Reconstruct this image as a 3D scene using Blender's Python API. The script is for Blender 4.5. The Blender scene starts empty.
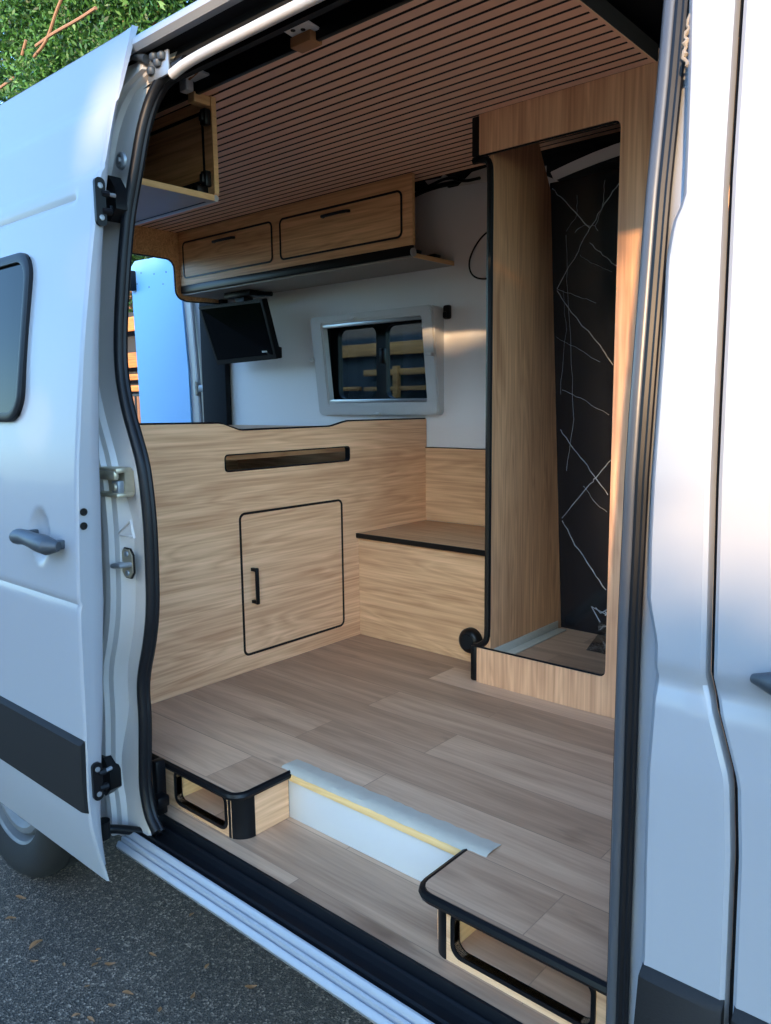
import bpy, bmesh, math, random
from mathutils import Vector, Matrix
random.seed(7)
S = bpy.context.scene
COL = bpy.context.collection
H = 1.60                      # camera height; all heights below are first written relative to it
PI = math.pi

# ------------------------------------------------------------------ camera
YAW, PITCH, ROLL, FPX = 0.716545, -0.13916, -0.01149, 781.8
cf = Vector((-math.sin(YAW)*math.cos(PITCH), math.cos(YAW)*math.cos(PITCH), math.sin(PITCH)))
cr0 = Vector((math.cos(YAW), math.sin(YAW), 0)); cu0 = cr0.cross(cf)
cr = cr0*math.cos(ROLL)+cu0*math.sin(ROLL); cu = -cr0*math.sin(ROLL)+cu0*math.cos(ROLL)
cam = bpy.data.cameras.new('camera'); camo = bpy.data.objects.new('camera', cam); COL.objects.link(camo)
camo.matrix_world = Matrix(((cr.x, cu.x, -cf.x, 0), (cr.y, cu.y, -cf.y, 0), (cr.z, cu.z, -cf.z, H), (0, 0, 0, 1)))
cam.sensor_fit = 'VERTICAL'; cam.sensor_height = 36; cam.lens = 36*FPX/1024; cam.clip_start = 0.02
S.camera = camo

def ray(px, py):
    return cr*((px-385.5)/FPX) + cu*(-(py-512)/FPX) + cf
def P(ax, v, px, py):
    d = ray(px, py); return d*(v/d[ax])

# ------------------------------------------------------------------ materials
def lin(c):
    return tuple(((v/255)/12.92 if v/255 <= .04045 else ((v/255+.055)/1.055)**2.4) for v in c)+(1,)
def base(name):
    m = bpy.data.materials.new(name); m.use_nodes = True
    n = m.node_tree.nodes; l = m.node_tree.links
    return m, n, l, n['Principled BSDF']
def plain(name, rgb, rough=.5, metal=0, bump=0, bscale=60, coat=0, var=.06):
    m, n, l, b = base(name)
    b.inputs['Roughness'].default_value = rough; b.inputs['Metallic'].default_value = metal
    b.inputs['Coat Weight'].default_value = coat; b.inputs['Coat Roughness'].default_value = .08
    geo = n.new('ShaderNodeNewGeometry')
    no = n.new('ShaderNodeTexNoise'); no.inputs['Scale'].default_value = bscale; no.inputs['Detail'].default_value = 4
    l.new(geo.outputs['Position'], no.inputs['Vector'])
    mx = n.new('ShaderNodeMixRGB'); mx.blend_type = 'MULTIPLY'; mx.inputs[1].default_value = lin(rgb)
    rp = n.new('ShaderNodeMapRange'); rp.inputs['To Min'].default_value = 1-var; rp.inputs['To Max'].default_value = 1
    l.new(no.outputs['Fac'], rp.inputs['Value']); l.new(rp.outputs[0], mx.inputs[2]); mx.inputs[0].default_value = 1
    l.new(mx.outputs[0], b.inputs['Base Color'])
    if bump:
        bp = n.new('ShaderNodeBump'); bp.inputs['Strength'].default_value = bump; bp.inputs['Distance'].default_value = .002
        l.new(no.outputs['Fac'], bp.inputs['Height']); l.new(bp.outputs[0], b.inputs['Normal'])
    return m
def wood(name, axis, light, dark, scale=1.0, rough=.45, off=0.0):
    """oak laminate, grain running along the given world axis"""
    m, n, l, b = base(name); b.inputs['Roughness'].default_value = rough
    geo = n.new('ShaderNodeNewGeometry')
    mp = n.new('ShaderNodeMapping'); l.new(geo.outputs['Position'], mp.inputs['Vector'])
    sc = [9*scale]*3; sc['xyz'.index(axis)] = .75*scale
    mp.inputs['Scale'].default_value = sc; mp.inputs['Location'].default_value = (off, off*2, off*3)
    big = n.new('ShaderNodeTexNoise'); big.inputs['Scale'].default_value = .9; big.inputs['Detail'].default_value = 3; big.inputs['Distortion'].default_value = .6
    l.new(mp.outputs[0], big.inputs['Vector'])
    mul = n.new('ShaderNodeMath'); mul.operation = 'MULTIPLY'; mul.inputs[1].default_value = 13; l.new(big.outputs['Fac'], mul.inputs[0])
    fr = n.new('ShaderNodeMath'); fr.operation = 'PINGPONG'; fr.inputs[1].default_value = .5; l.new(mul.outputs[0], fr.inputs[0])
    mp2 = n.new('ShaderNodeMapping'); l.new(geo.outputs['Position'], mp2.inputs['Vector'])
    sc2 = [120*scale]*3; sc2['xyz'.index(axis)] = 2.6*scale; mp2.inputs['Scale'].default_value = sc2
    fine = n.new('ShaderNodeTexNoise'); fine.inputs['Scale'].default_value = 1; fine.inputs['Detail'].default_value = 3
    l.new(mp2.outputs[0], fine.inputs['Vector'])
    mp3 = n.new('ShaderNodeMapping'); l.new(geo.outputs['Position'], mp3.inputs['Vector'])
    sc3 = [6*scale]*3; sc3['xyz'.index(axis)] = .8*scale; mp3.inputs['Scale'].default_value = sc3
    med = n.new('ShaderNodeTexNoise'); med.inputs['Scale'].default_value = 2; med.inputs['Detail'].default_value = 5
    l.new(mp3.outputs[0], med.inputs['Vector'])
    a = n.new('ShaderNodeMath'); a.operation = 'MULTIPLY_ADD'; a.inputs[1].default_value = .42; l.new(fr.outputs[0], a.inputs[0])
    f2 = n.new('ShaderNodeMath'); f2.operation = 'MULTIPLY'; f2.inputs[1].default_value = .85; l.new(fine.outputs['Fac'], f2.inputs[0]); l.new(f2.outputs[0], a.inputs[2])
    a2 = n.new('ShaderNodeMath'); a2.operation = 'MULTIPLY_ADD'; a2.inputs[1].default_value = .6; l.new(med.outputs['Fac'], a2.inputs[0]); l.new(a.outputs[0], a2.inputs[2])
    rp = n.new('ShaderNodeMapRange'); rp.inputs['From Min'].default_value = .52; rp.inputs['From Max'].default_value = 1.18; l.new(a2.outputs[0], rp.inputs['Value'])
    cm = n.new('ShaderNodeMixRGB'); cm.inputs[1].default_value = lin(dark); cm.inputs[2].default_value = lin(light)
    l.new(rp.outputs[0], cm.inputs[0]); l.new(cm.outputs[0], b.inputs['Base Color'])
    bp = n.new('ShaderNodeBump'); bp.inputs['Strength'].default_value = .12; bp.inputs['Distance'].default_value = .001
    l.new(fine.outputs['Fac'], bp.inputs['Height']); l.new(bp.outputs[0], b.inputs['Normal'])
    return m
def planks(name):
    m, n, l, b = base(name); b.inputs['Roughness'].default_value = .42
    geo = n.new('ShaderNodeNewGeometry')
    mp = n.new('ShaderNodeMapping'); mp.inputs['Location'].default_value = (.31, .115, 0); l.new(geo.outputs['Position'], mp.inputs['Vector'])
    br = n.new('ShaderNodeTexBrick'); l.new(mp.outputs[0], br.inputs['Vector'])
    br.offset = .37; br.offset_frequency = 2; br.squash = 1
    br.inputs['Color1'].default_value = (.0, .0, .0, 1); br.inputs['Color2'].default_value = (1, 1, 1, 1); br.inputs['Mortar'].default_value = (.35, .35, .35, 1)
    br.inputs['Scale'].default_value = 1; br.inputs['Mortar Size'].default_value = .0012; br.inputs['Mortar Smooth'].default_value = .1
    br.inputs['Bias'].default_value = 0; br.inputs['Brick Width'].default_value = .92; br.inputs['Row Height'].default_value = .152
    # grain, shifted from plank to plank
    sh = n.new('ShaderNodeVectorMath'); sh.operation = 'MULTIPLY_ADD'; l.new(br.outputs['Color'], sh.inputs[0]); sh.inputs[1].default_value = (7, 3, 5); l.new(geo.outputs['Position'], sh.inputs[2])
    def nz(sc, scale, det, dist=0):
        mm = n.new('ShaderNodeMapping'); mm.inputs['Scale'].default_value = sc; l.new(sh.outputs[0], mm.inputs['Vector'])
        t = n.new('ShaderNodeTexNoise'); t.inputs['Scale'].default_value = scale; t.inputs['Detail'].default_value = det; t.inputs['Distortion'].default_value = dist
        l.new(mm.outputs[0], t.inputs['Vector']); return t
    n1 = nz((1.6, 16, 1), 1.2, 5, .8); n2 = nz((6, 140, 1), 1, 3); n3 = nz((3, 9, 1), 1.3, 3)
    def ma(op, x, y, z=None):
        t = n.new('ShaderNodeMath'); t.operation = op
        for i, v in enumerate((x, y, z)):
            if v is None: continue
            if isinstance(v, (int, float)): t.inputs[i].default_value = v
            else: l.new(v, t.inputs[i])
        return t.outputs[0]
    sep = n.new('ShaderNodeSeparateColor'); l.new(br.outputs['Color'], sep.inputs[0])
    s = ma('MULTIPLY_ADD', n1.outputs['Fac'], .95, ma('MULTIPLY', n2.outputs['Fac'], .45))
    s = ma('MULTIPLY_ADD', sep.outputs[0], .55, s)
    rp = n.new('ShaderNodeMapRange'); rp.inputs['From Min'].default_value = .40; rp.inputs['From Max'].default_value = 1.36; l.new(s, rp.inputs['Value'])
    ramp = n.new('ShaderNodeValToRGB'); l.new(rp.outputs[0], ramp.inputs[0])
    e = ramp.color_ramp.elements; e[0].color = lin((116, 86, 68)); e[1].color = lin((210, 172, 140))
    k = ramp.color_ramp.elements.new(.5); k.color = lin((170, 134, 106))
    # dark knots
    kn = n.new('ShaderNodeMapRange'); kn.inputs['From Min'].default_value = .66; kn.inputs['From Max'].default_value = .80; l.new(n3.outputs['Fac'], kn.inputs['Value'])
    mx = n.new('ShaderNodeMixRGB'); mx.inputs[2].default_value = lin((118, 88, 68)); l.new(kn.outputs[0], mx.inputs[0]); l.new(ramp.outputs[0], mx.inputs[1])
    mo = n.new('ShaderNodeMixRGB'); mo.inputs[2].default_value = lin((120, 96, 78)); l.new(ma('MULTIPLY', br.outputs['Fac'], .6), mo.inputs[0]); l.new(mx.outputs[0], mo.inputs[1])
    l.new(mo.outputs[0], b.inputs['Base Color'])
    bp = n.new('ShaderNodeBump'); bp.inputs['Strength'].default_value = .15; bp.inputs['Distance'].default_value = .001
    l.new(n2.outputs['Fac'], bp.inputs['Height']); l.new(bp.outputs[0], b.inputs['Normal'])
    return m
def glass(name, rgb=(10, 14, 16), rough=.02, alpha=.3):
    m, n, l, b = base(name)
    tr = n.new('ShaderNodeBsdfTransparent'); tr.inputs[0].default_value = (.5, .55, .55, 1)
    gl = n.new('ShaderNodeBsdfGlossy'); gl.inputs['Roughness'].default_value = rough
    fz = n.new('ShaderNodeFresnel'); fz.inputs[0].default_value = 1.3
    mx = n.new('ShaderNodeMixShader'); l.new(fz.outputs[0], mx.inputs[0]); l.new(tr.outputs[0], mx.inputs[1]); l.new(gl.outputs[0], mx.inputs[2])
    l.new(mx.outputs[0], n['Material Output'].inputs[0]); return m
def asphalt():
    m, n, l, b = base('asphalt'); b.inputs['Roughness'].default_value = .9
    geo = n.new('ShaderNodeNewGeometry')
    v = n.new('ShaderNodeTexVoronoi'); v.inputs['Scale'].default_value = 170; l.new(geo.outputs['Position'], v.inputs['Vector'])
    no = n.new('ShaderNodeTexNoise'); no.inputs['Scale'].default_value = 2.2; no.inputs['Detail'].default_value = 5; l.new(geo.outputs['Position'], no.inputs['Vector'])
    cr_ = n.new('ShaderNodeValToRGB'); l.new(v.outputs['Color'], cr_.inputs[0])
    e = cr_.color_ramp.elements; e[0].color = lin((42, 35, 30)); e[1].color = lin((172, 150, 130)); k = e.new(.66); k.color = lin((84, 72, 62))
    mx = n.new('ShaderNodeMixRGB'); mx.blend_type = 'MULTIPLY'; mx.inputs[0].default_value = 1; l.new(cr_.outputs[0], mx.inputs[1])
    rp = n.new('ShaderNodeMapRange'); rp.inputs['From Min'].default_value = .3; rp.inputs['From Max'].default_value = .7; rp.inputs['To Min'].default_value = .62; rp.inputs['To Max'].default_value = 1.1; l.new(no.outputs['Fac'], rp.inputs['Value']); l.new(rp.outputs[0], mx.inputs[2])
    l.new(mx.outputs[0], b.inputs['Base Color'])
    bp = n.new('ShaderNodeBump'); bp.inputs['Strength'].default_value = .9; bp.inputs['Distance'].default_value = .006; l.new(v.outputs['Distance'], bp.inputs['Height']); l.new(bp.outputs[0], b.inputs['Normal'])
    return m
def leafmat(name, a, c):
    m, n, l, b = base(name); b.inputs['Roughness'].default_value = .55
    oi = n.new('ShaderNodeNewGeometry')
    no = n.new('ShaderNodeTexNoise'); no.inputs['Scale'].default_value = 6; no.inputs['Detail'].default_value = 4; l.new(oi.outputs['Position'], no.inputs['Vector'])
    mx = n.new('ShaderNodeMixRGB'); mx.inputs[1].default_value = lin(a); mx.inputs[2].default_value = lin(c); l.new(oi.outputs['Random Per Island'], mx.inputs[0])
    l.new(mx.outputs[0], b.inputs['Base Color'])
    tl = n.new('ShaderNodeBsdfTranslucent'); l.new(mx.outputs[0], tl.inputs[0])
    ms = n.new('ShaderNodeMixShader'); ms.inputs[0].default_value = .3; l.new(b.outputs[0], ms.inputs[1]); l.new(tl.outputs[0], ms.inputs[2]); l.new(ms.outputs[0], n['Material Output'].inputs[0])
    return m

OAKL, OAKD = (244, 195, 150), (188, 132, 92)
M = dict(
    oak_y=wood('oak_laminate_y', 'y', OAKL, OAKD), oak_x=wood('oak_laminate_x', 'x', (230, 186, 144), (176, 130, 94), off=3.3),
    oak_z=wood('oak_laminate_z', 'z', (232, 180, 140), (178, 126, 92), off=5.1),
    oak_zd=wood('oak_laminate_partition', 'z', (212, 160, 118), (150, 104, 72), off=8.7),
    oak_up=wood('oak_laminate_overhead', 'x', (242, 192, 140), (182, 128, 82), off=1.7),
    ply=wood('plywood_edge', 'y', (232, 190, 135), (205, 160, 108), scale=1.5),
    plyx=wood('plywood_edge_x', 'x', (236, 200, 140), (212, 170, 112), scale=1.5),
    slat=plain('ribbed_ceiling_board', (248, 196, 162), .55, bump=.1, bscale=30, var=.12),
    groove=plain('groove_black', (26, 22, 22), .8),
    floor=planks('vinyl_planks'),
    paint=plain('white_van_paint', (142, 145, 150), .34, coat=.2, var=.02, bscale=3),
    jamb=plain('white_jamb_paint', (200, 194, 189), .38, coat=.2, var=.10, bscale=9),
    wall=plain('white_wall_lining', (226, 224, 224), .5, var=.04, bscale=3),
    white=plain('white_plastic', (190, 190, 190), .35, var=.02),
    rubber=plain('black_rubber', (24, 25, 28), .42, bump=.1, var=.3, bscale=20),
    rubberg=plain('sunlit_grey_rubber', (74, 76, 80), .34, var=.2, bscale=12),  # black seal rubber, its sunlit sheen put into this grey
    black=plain('black_trim', (16, 16, 18), .35, var=.2),
    blackm=plain('black_matte', (20, 22, 26), .8, var=.3),
    mould=plain('black_side_moulding', (30, 30, 31), .65, bump=.25, bscale=300, var=.25),
    handle=plain('dark_grey_plastic', (58, 64, 70), .45, bump=.15, bscale=200, var=.2),
    lam=plain('grey_laminate', (150, 142, 132), .45, var=.08, bscale=12),
    lidm=wood('lid_laminate', 'x', (214, 172, 132), (166, 124, 90), off=9.2),
    alu=plain('aluminium', (185, 190, 195), .35, metal=.8),
    galv=plain('galvanised_steel', (196, 184, 160), .38, metal=.7, var=.25, bscale=60),
    steel=plain('grey_metal', (150, 155, 160), .4, metal=.6, var=.2),
    bluep=plain('sky_tinted_panel', (112, 166, 214), .45, var=.02),  # sky reflection on a white lining, put into the base colour
    bmarble=plain('black_panel', (26, 28, 34), .16, var=.3, bscale=4),
    vein=plain('white_vein', (176, 180, 186), .4, var=.3, bscale=40),
    film=plain('clear_film', (150, 165, 175), .25, var=.5, bscale=25),
    filmt=glass('thin_clear_film', rough=.12),
    sealant=plain('old_sealant', (150, 138, 122), .8, var=.5, bscale=80, bump=.5),
    tape=plain('pale_tape', (184, 176, 160), .4, var=.15, bscale=50, bump=.4),
    tyre=plain('tyre_rubber', (20, 19, 18), .8, bump=.3, bscale=150, var=.4),
    hub=plain('dusty_wheel_steel', (112, 114, 116), .5, metal=.2, var=.4, bscale=18),
    screen=plain('tv_screen', (6, 6, 8), .10, var=0),
    glass=glass('tinted_glass'),
    dglass=plain('dark_tinted_glass', (10, 14, 15), .05, var=.2),
    asphalt=asphalt(),
    fence=wood('fence_board', 'x', (190, 128, 66), (128, 78, 38), scale=.8, rough=.8),
    dark=plain('dark_shade_cloth', (44, 50, 56), .9, var=.4, bscale=12),
    iron=plain('wrought_iron', (24, 24, 26), .5),
    leaf=leafmat('evergreen_leaf', (14, 44, 14), (74, 122, 50)),
    leaf2=leafmat('hedge_leaf', (40, 74, 28), (88, 124, 54)),
    bark=plain('bark', (140, 104, 80), .9, bump=.6, bscale=40, var=.4),
    dry=leafmat('dry_leaf', (96, 64, 44), (176, 128, 84)),
)

for k_ in ('rubber', 'screen', 'dglass', 'black', 'blackm', 'mould'): M[k_].node_tree.nodes['Principled BSDF'].inputs['Specular IOR Level'].default_value = .22
for k_ in ('screen', 'dglass'): M[k_].node_tree.nodes['Principled BSDF'].inputs['Specular IOR Level'].default_value = .12
# ------------------------------------------------------------------ mesh builder
class MB:
    def __init__(s): s.bm = bmesh.new(); s.mats = []
    def mi(s, m):
        if m not in s.mats: s.mats.append(m)
        return s.mats.index(m)
    def _fin(s, geom, m):
        i = s.mi(m)
        for f in geom:
            f.material_index = i
    def merge(s, b2, m, smooth=False):
        i = s.mi(m); mp = {}
        for v in b2.verts: mp[v] = s.bm.verts.new(v.co)
        for f in b2.faces:
            try: nf = s.bm.faces.new([mp[v] for v in f.verts])
            except ValueError: continue
            nf.material_index = i; nf.smooth = smooth
        b2.free()
    def box(s, x0, x1, y0, y1, z0, z1, m, b=0):
        b2 = bmesh.new(); bmesh.ops.create_cube(b2, size=1)
        for v in b2.verts:
            v.co = Vector(((x0+x1)/2+v.co.x*(x1-x0), (y0+y1)/2+v.co.y*(y1-y0), (z0+z1)/2+v.co.z*(z1-z0)))
        if b: bmesh.ops.bevel(b2, geom=b2.edges[:], offset=b, segments=2, affect='EDGES', profile=.5)
        s.merge(b2, m); return s
    def panel(s, axis, pos, t, loops, m, flat=True):
        """flat board with holes; loops are 2-D point lists in the other two axes (outer first)"""
        b2 = bmesh.new(); es = []
        o = 'xyz'.index(axis); u, w = [k for k in range(3) if k != o]
        for lp in loops:
            vs = []
            for p in lp:
                c = [0, 0, 0]; c[o] = pos; c[u] = p[0]; c[w] = p[1]; vs.append(b2.verts.new(c))
            es += [b2.edges.new((vs[i], vs[(i+1) % len(vs)])) for i in range(len(vs))]
        bmesh.ops.triangle_fill(b2, use_beauty=True, use_dissolve=False, edges=es)
        bmesh.ops.recalc_face_normals(b2, faces=b2.faces[:])
        r = bmesh.ops.extrude_face_region(b2, geom=b2.faces[:])
        d = Vector((0, 0, 0)); d[o] = t
        bmesh.ops.translate(b2, vec=d, verts=[g for g in r['geom'] if isinstance(g, bmesh.types.BMVert)])
        bmesh.ops.recalc_face_normals(b2, faces=b2.faces[:])
        s.merge(b2, m); return s
    def tube(s, pts, r, m, n=8, cyclic=False, flat=None):
        pts = [Vector(p) for p in pts]; N = len(pts); b2 = bmesh.new(); rings = []
        up = None
        for i, p in enumerate(pts):
            a = pts[(i-1) % N] if (i or cyclic) else p; c = pts[(i+1) % N] if (i < N-1 or cyclic) else p
            t = (c-a).normalized()
            if up is None: up = Vector((0, 0, 1)) if abs(t.z) < .9 else Vector((0, 1, 0))
            side = t.cross(up).normalized(); up = side.cross(t).normalized()
            rr_ = r[i] if isinstance(r, (list, tuple)) else r
            ring = []
            for k in range(n):
                an = 2*PI*k/n
                ring.append(b2.verts.new(p+side*math.cos(an)*rr_+up*math.sin(an)*rr_*(flat or 1)))
            rings.append(ring)
        M_ = N if cyclic else N-1
        for i in range(M_):
            for k in range(n):
                b2.faces.new((rings[i][k], rings[i][(k+1) % n], rings[(i+1) % N][(k+1) % n], rings[(i+1) % N][k]))
        if not cyclic:
            b2.faces.new(rings[0][::-1]); b2.faces.new(rings[-1])
        bmesh.ops.recalc_face_normals(b2, faces=b2.faces[:])
        s.merge(b2, m, True); return s
    def lathe(s, c, axis, prof, m, n=32, cap=True):
        """profile (radius, offset along axis)"""
        o = 'xyz'.index(axis); u, w = [k for k in range(3) if k != o]; b2 = bmesh.new(); rs = []
        for r, h in prof:
            ring = []
            for k in range(n):
                p = [0, 0, 0]; p[o] = c[o]+h; p[u] = c[u]+r*math.cos(2*PI*k/n); p[w] = c[w]+r*math.sin(2*PI*k/n); ring.append(b2.verts.new(p))
            rs.append(ring)
        for i in range(len(rs)-1):
            for k in range(n): b2.faces.new((rs[i][k], rs[i][(k+1) % n], rs[i+1][(k+1) % n], rs[i+1][k]))
        for ring in ((rs[0], rs[-1]) if cap else ()):
            if (ring[0].co-ring[n//2].co).length > 1e-4: b2.faces.new(ring)
        bmesh.ops.remove_doubles(b2, verts=b2.verts[:], dist=1e-5)
        bmesh.ops.recalc_face_normals(b2, faces=b2.faces[:])
        s.merge(b2, m, True); return s
    def grid(s, rows, m, thick=0, d=(0, 1, 0), smooth=True):
        b2 = bmesh.new(); vs = [[b2.verts.new(p) for p in r] for r in rows]
        for i in range(len(vs)-1):
            for k in range(len(vs[0])-1): b2.faces.new((vs[i][k], vs[i][k+1], vs[i+1][k+1], vs[i+1][k]))
        if thick:
            r = bmesh.ops.extrude_face_region(b2, geom=b2.faces[:])
            bmesh.ops.translate(b2, vec=Vector(d)*thick, verts=[g for g in r['geom'] if isinstance(g, bmesh.types.BMVert)])
        bmesh.ops.recalc_face_normals(b2, faces=b2.faces[:])
        s.merge(b2, m, smooth); return s
    def build(s, name, parent=None):
        me = bpy.data.meshes.new(name); s.bm.to_mesh(me); s.bm.free()
        for m in s.mats: me.materials.append(M[m])
        o = bpy.data.objects.new(name, me); COL.objects.link(o)
        if parent: o.parent = parent
        me.set_sharp_from_angle(angle=math.radians(38))
        return o
def tag(o, label, cat, group=None, kind=None):
    o['label'] = label
    if cat: o['category'] = cat
    if group: o['group'] = group
    if kind: o['kind'] = kind
    return o
def thing(name, label, cat, group=None):
    o = bpy.data.objects.new(name, None); COL.objects.link(o); o.empty_display_size = .1
    return tag(o, label, cat, group)
def struct(o): o['kind'] = 'structure'; return o
def rr(x0, x1, z0, z1, r, n=6):
    out = []
    for cx, cz, a in ((x1-r, z1-r, 0), (x0+r, z1-r, 90), (x0+r, z0+r, 180), (x1-r, z0+r, 270)):
        for k in range(n+1):
            t = math.radians(a+90*k/n); out.append((cx+r*math.cos(t), cz+r*math.sin(t)))
    return out
def rect(x0, x1, z0, z1): return [(x0, z0), (x1, z0), (x1, z1), (x0, z1)]
def interp(tab, z):
    if z <= tab[0][0]: return tab[0][1]
    for (a, b), (c, d) in zip(tab, tab[1:]):
        if z <= c: return b+(d-b)*(z-a)/(c-a)
    return tab[-1][1]
def smooth(pts, k=2):
    pts = [Vector(p) for p in pts]
    for _ in range(k):
        q = [pts[0]]
        for a, b in zip(pts, pts[1:]): q += [a*.75+b*.25, a*.25+b*.75]
        q.append(pts[-1]); pts = q
    return pts

FZ = -.93      # cabin floor
SZ = -1.065    # lower step floor
WY = 2.70      # far wall

# ================================================================== SETTING
mb = MB(); mb.box(-60, 40, -40, 60, -H-.02, -H, 'asphalt'); g = struct(mb.build('ground')); g['label'] = 'dark grey asphalt ground beside the van'
mb = MB()
mb.panel('z', FZ-.012, .012, [[(-3.58, 1.07), (-1.445, 1.07), (-1.445, 1.265), (-.86, 1.265), (-.86, 1.265), (-.3, 1.265), (-.3, 2.72), (-3.58, 2.72)]][:1], 'floor') if False else mb.box(-3.58, -.30, 1.265, 2.72, FZ-.012, FZ, 'floor')
struct(mb.build('floor'))['label'] = 'wood plank vinyl cabin floor'
mb = MB(); mb.box(-3.58, -1.861, 1.05, 1.265, FZ-.012, FZ, 'floor'); struct(mb.build('floor'))
mb = MB(); mb.box(-1.86, -.30, 1.06, 1.285, SZ-.012, SZ, 'floor'); struct(mb.build('floor_step'))['label'] = 'wood plank vinyl lower step floor'
# far wall with its window cut-out
mb = MB(); mb.panel('y', WY, .015, [[(-3.66, -.95), (-.3, -.95), (-.3, .90), (-3.66, .90)], rr(-2.732, -2.03, -.045, .385, .03)], 'wall')
struct(mb.build('wall_back'))['label'] = 'white lined far side wall of the cabin'
# near inner lining behind the sliding door, front bulkhead
mb = MB(); mb.box(-3.62, -1.80, 1.035, 1.05, -.95, .74, 'blackm'); struct(mb.build('wall_left'))
mb = MB(); mb.box(-.30, -.28, 1.10, 2.05, -1.05, -.45, 'blackm'); mb.box(-.30, -.28, 2.05, 2.80, -1.05, .95, 'blackm'); struct(mb.build('wall_front'))
# ribbed ceiling: a grooved profile run along x
mb = MB(); pitch, gw = .0400, .009; y = 1.42; prof = [(y, .90), (y, .862)]
while y < 2.50:
    y2 = min(y+pitch-gw, 2.515); prof += [(y2, .862), (y2+.0005, .870), (y2+gw, .870), (y2+gw+.0005, .862)]; y += pitch
prof += [(2.53, .862), (2.53, .90)]
b2 = bmesh.new(); i_s, i_g = mb.mi('slat'), mb.mi('groove')
ra = [mb.bm.verts.new((-3.50, a, b)) for a, b in prof]; rb = [mb.bm.verts.new((-.888, a, b)) for a, b in prof]
for k in range(len(prof)-1):
    f = mb.bm.faces.new((ra[k], ra[k+1], rb[k+1], rb[k])); f.material_index = i_g if (prof[k][1] > .8621 or prof[k+1][1] > .8621) and 0 < k < len(prof)-3 else i_s
b2.free()
mb.box(-.888, -.880, 1.42, 2.12, .862, .90, 'slat')
mb.box(-3.50, -.880, 1.42, 2.53, .90, .905, 'blackm'); mb.box(-.8802, -.878, 1.42, 2.10, .8635, .905, 'groove')
struct(mb.build('ceiling'))['label'] = 'reddish brown ribbed slat ceiling'
mb = MB(); mb.box(-3.6, -.25, 1.405, 1.419, .855, .91, 'black', .002); struct(mb.build('trim_1'))['label'] = 'black edging along the near side of the slat ceiling'

# ================================================================== VAN SHELL
YB = [(-1.12, .952), (-.1, .950), (.0, .955), (.25, .972), (.5, 1.003), (.62, 1.022), (.72, 1.045), (.82, 1.07)]
def yb(z): return interp(YB, z)
van = thing('camper_van', 'white camper van with its side door slid open showing a wood lined cabin', 'van')
# roof and far body shell
mb = MB()
shell = [(1.03, .785), (1.045, .808), (1.10, .842), (1.30, .94), (1.6, .985), (2.0, .99), (2.4, .98), (2.66, .94), (2.80, .86), (2.86, .6), (2.90, .2), (2.92, -.3), (2.92, -1.05), (2.88, -1.15)]
inner = [(a+(.02 if a < 1.4 else -.03 if a > 2.6 else 0), b-.03) for a, b in shell]
WX0, WX1, WZ0, WZ1 = -2.86, -2.03, -.07, .43
def shell_run(xa, xb, pts, name='paint'):
    mb.grid([[(xa, a, b) for a, b in pts], [(xb, a, b) for a, b in pts]], name)
top = shell[:10]; low = shell[9:]
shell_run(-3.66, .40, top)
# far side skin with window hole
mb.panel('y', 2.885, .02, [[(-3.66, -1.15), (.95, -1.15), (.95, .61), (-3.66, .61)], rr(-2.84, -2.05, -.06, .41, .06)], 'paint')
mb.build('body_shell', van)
mb = MB()   # inside face of the roof, dark, with its cross ribs
mb.grid([[(-3.64, a, b-.02) for a, b in [(1.12, .83), (1.3, .915), (1.6, .96), (2.0, .965), (2.5, .955), (2.70, .90)]], [(-.28, a, b-.02) for a, b in [(1.12, .83), (1.3, .915), (1.6, .96), (2.0, .965), (2.5, .955), (2.70, .90)]]], 'blackm')
mb.build('roof_lining', van)
# upper door track recess above the opening (extruded profile, all real depth)
mb = MB()
def run(pts, xa, xb, m): mb.grid([[(xa, a, b) for a, b in pts], [(xb, a, b) for a, b in pts]], m, smooth=False)
run([(1.062, .775), (1.035, .768), (1.024, .778), (1.026, .790), (1.034, .798), (1.06, .818)], -3.66, -.25, 'paint')
mb.build('roof_gutter', van)
mb = MB(); run([(1.062, .775), (1.12, .772), (1.125, .725), (1.09, .712)], -2.9, -.25, 'blackm')
run([(1.09, .742), (1.094, .748), (1.108, .748)], -1.62, -.25, 'steel')
mb.build('door_track', van)
mb = MB()
RAILP = [(-1.52, 1.062, .705), (-1.46, 1.064, .717), (-1.2, 1.066, .720), (-.9, 1.066, .720), (-.40, 1.066, .718)]
mb.tube(smooth(RAILP, 2), .011, 'jamb', 10); mb.build('top_flange', van)
mb = MB(); mb.grid([[(-1.85, 1.075, .712), (-.25, 1.075, .712)], [(-1.85, 1.10, .80), (-.25, 1.10, .80)], [(-1.85, 1.40, .90), (-.25, 1.40, .90)]], 'blackm'); mb.build('header_lining', van)

# --- left jamb (rear edge of the opening) with its rubber seal
SEALPX = [(158, 832), (150, 816), (145, 790), (144.5, 767), (145, 720), (142.5, 690), (144, 670), (149, 645), (152.5, 610), (151.5, 565), (149.5, 520), (146, 475), (142, 455), (137, 438), (129, 410), (122.5, 376), (121, 337), (124.5, 270), (129, 215), (136, 169), (142, 131), (150.5, 101), (161, 80), (173, 69), (187, 61)]
def onbody(px, py, off=.03):
    y_ = 1.0
    for _ in range(6):
        p = P(1, y_, px, py); y_ = yb(p.z)+off
    return P(1, y_, px, py)
seal_pts = smooth([onbody(px_-(2.5 if 200 < py_ < 480 else 1), py_) for px_, py_ in SEALPX], 2)
sz = sorted([(p.z, p.x) for p in seal_pts[6:]])
def seal_x(z): return interp(sz, z)
mb = MB()
mb.tube(seal_pts, .0125, 'rubber', 10)
mb.tube([p+Vector((.006, .010, 0)) for p in seal_pts], .0080, 'rubber', 8)
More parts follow.
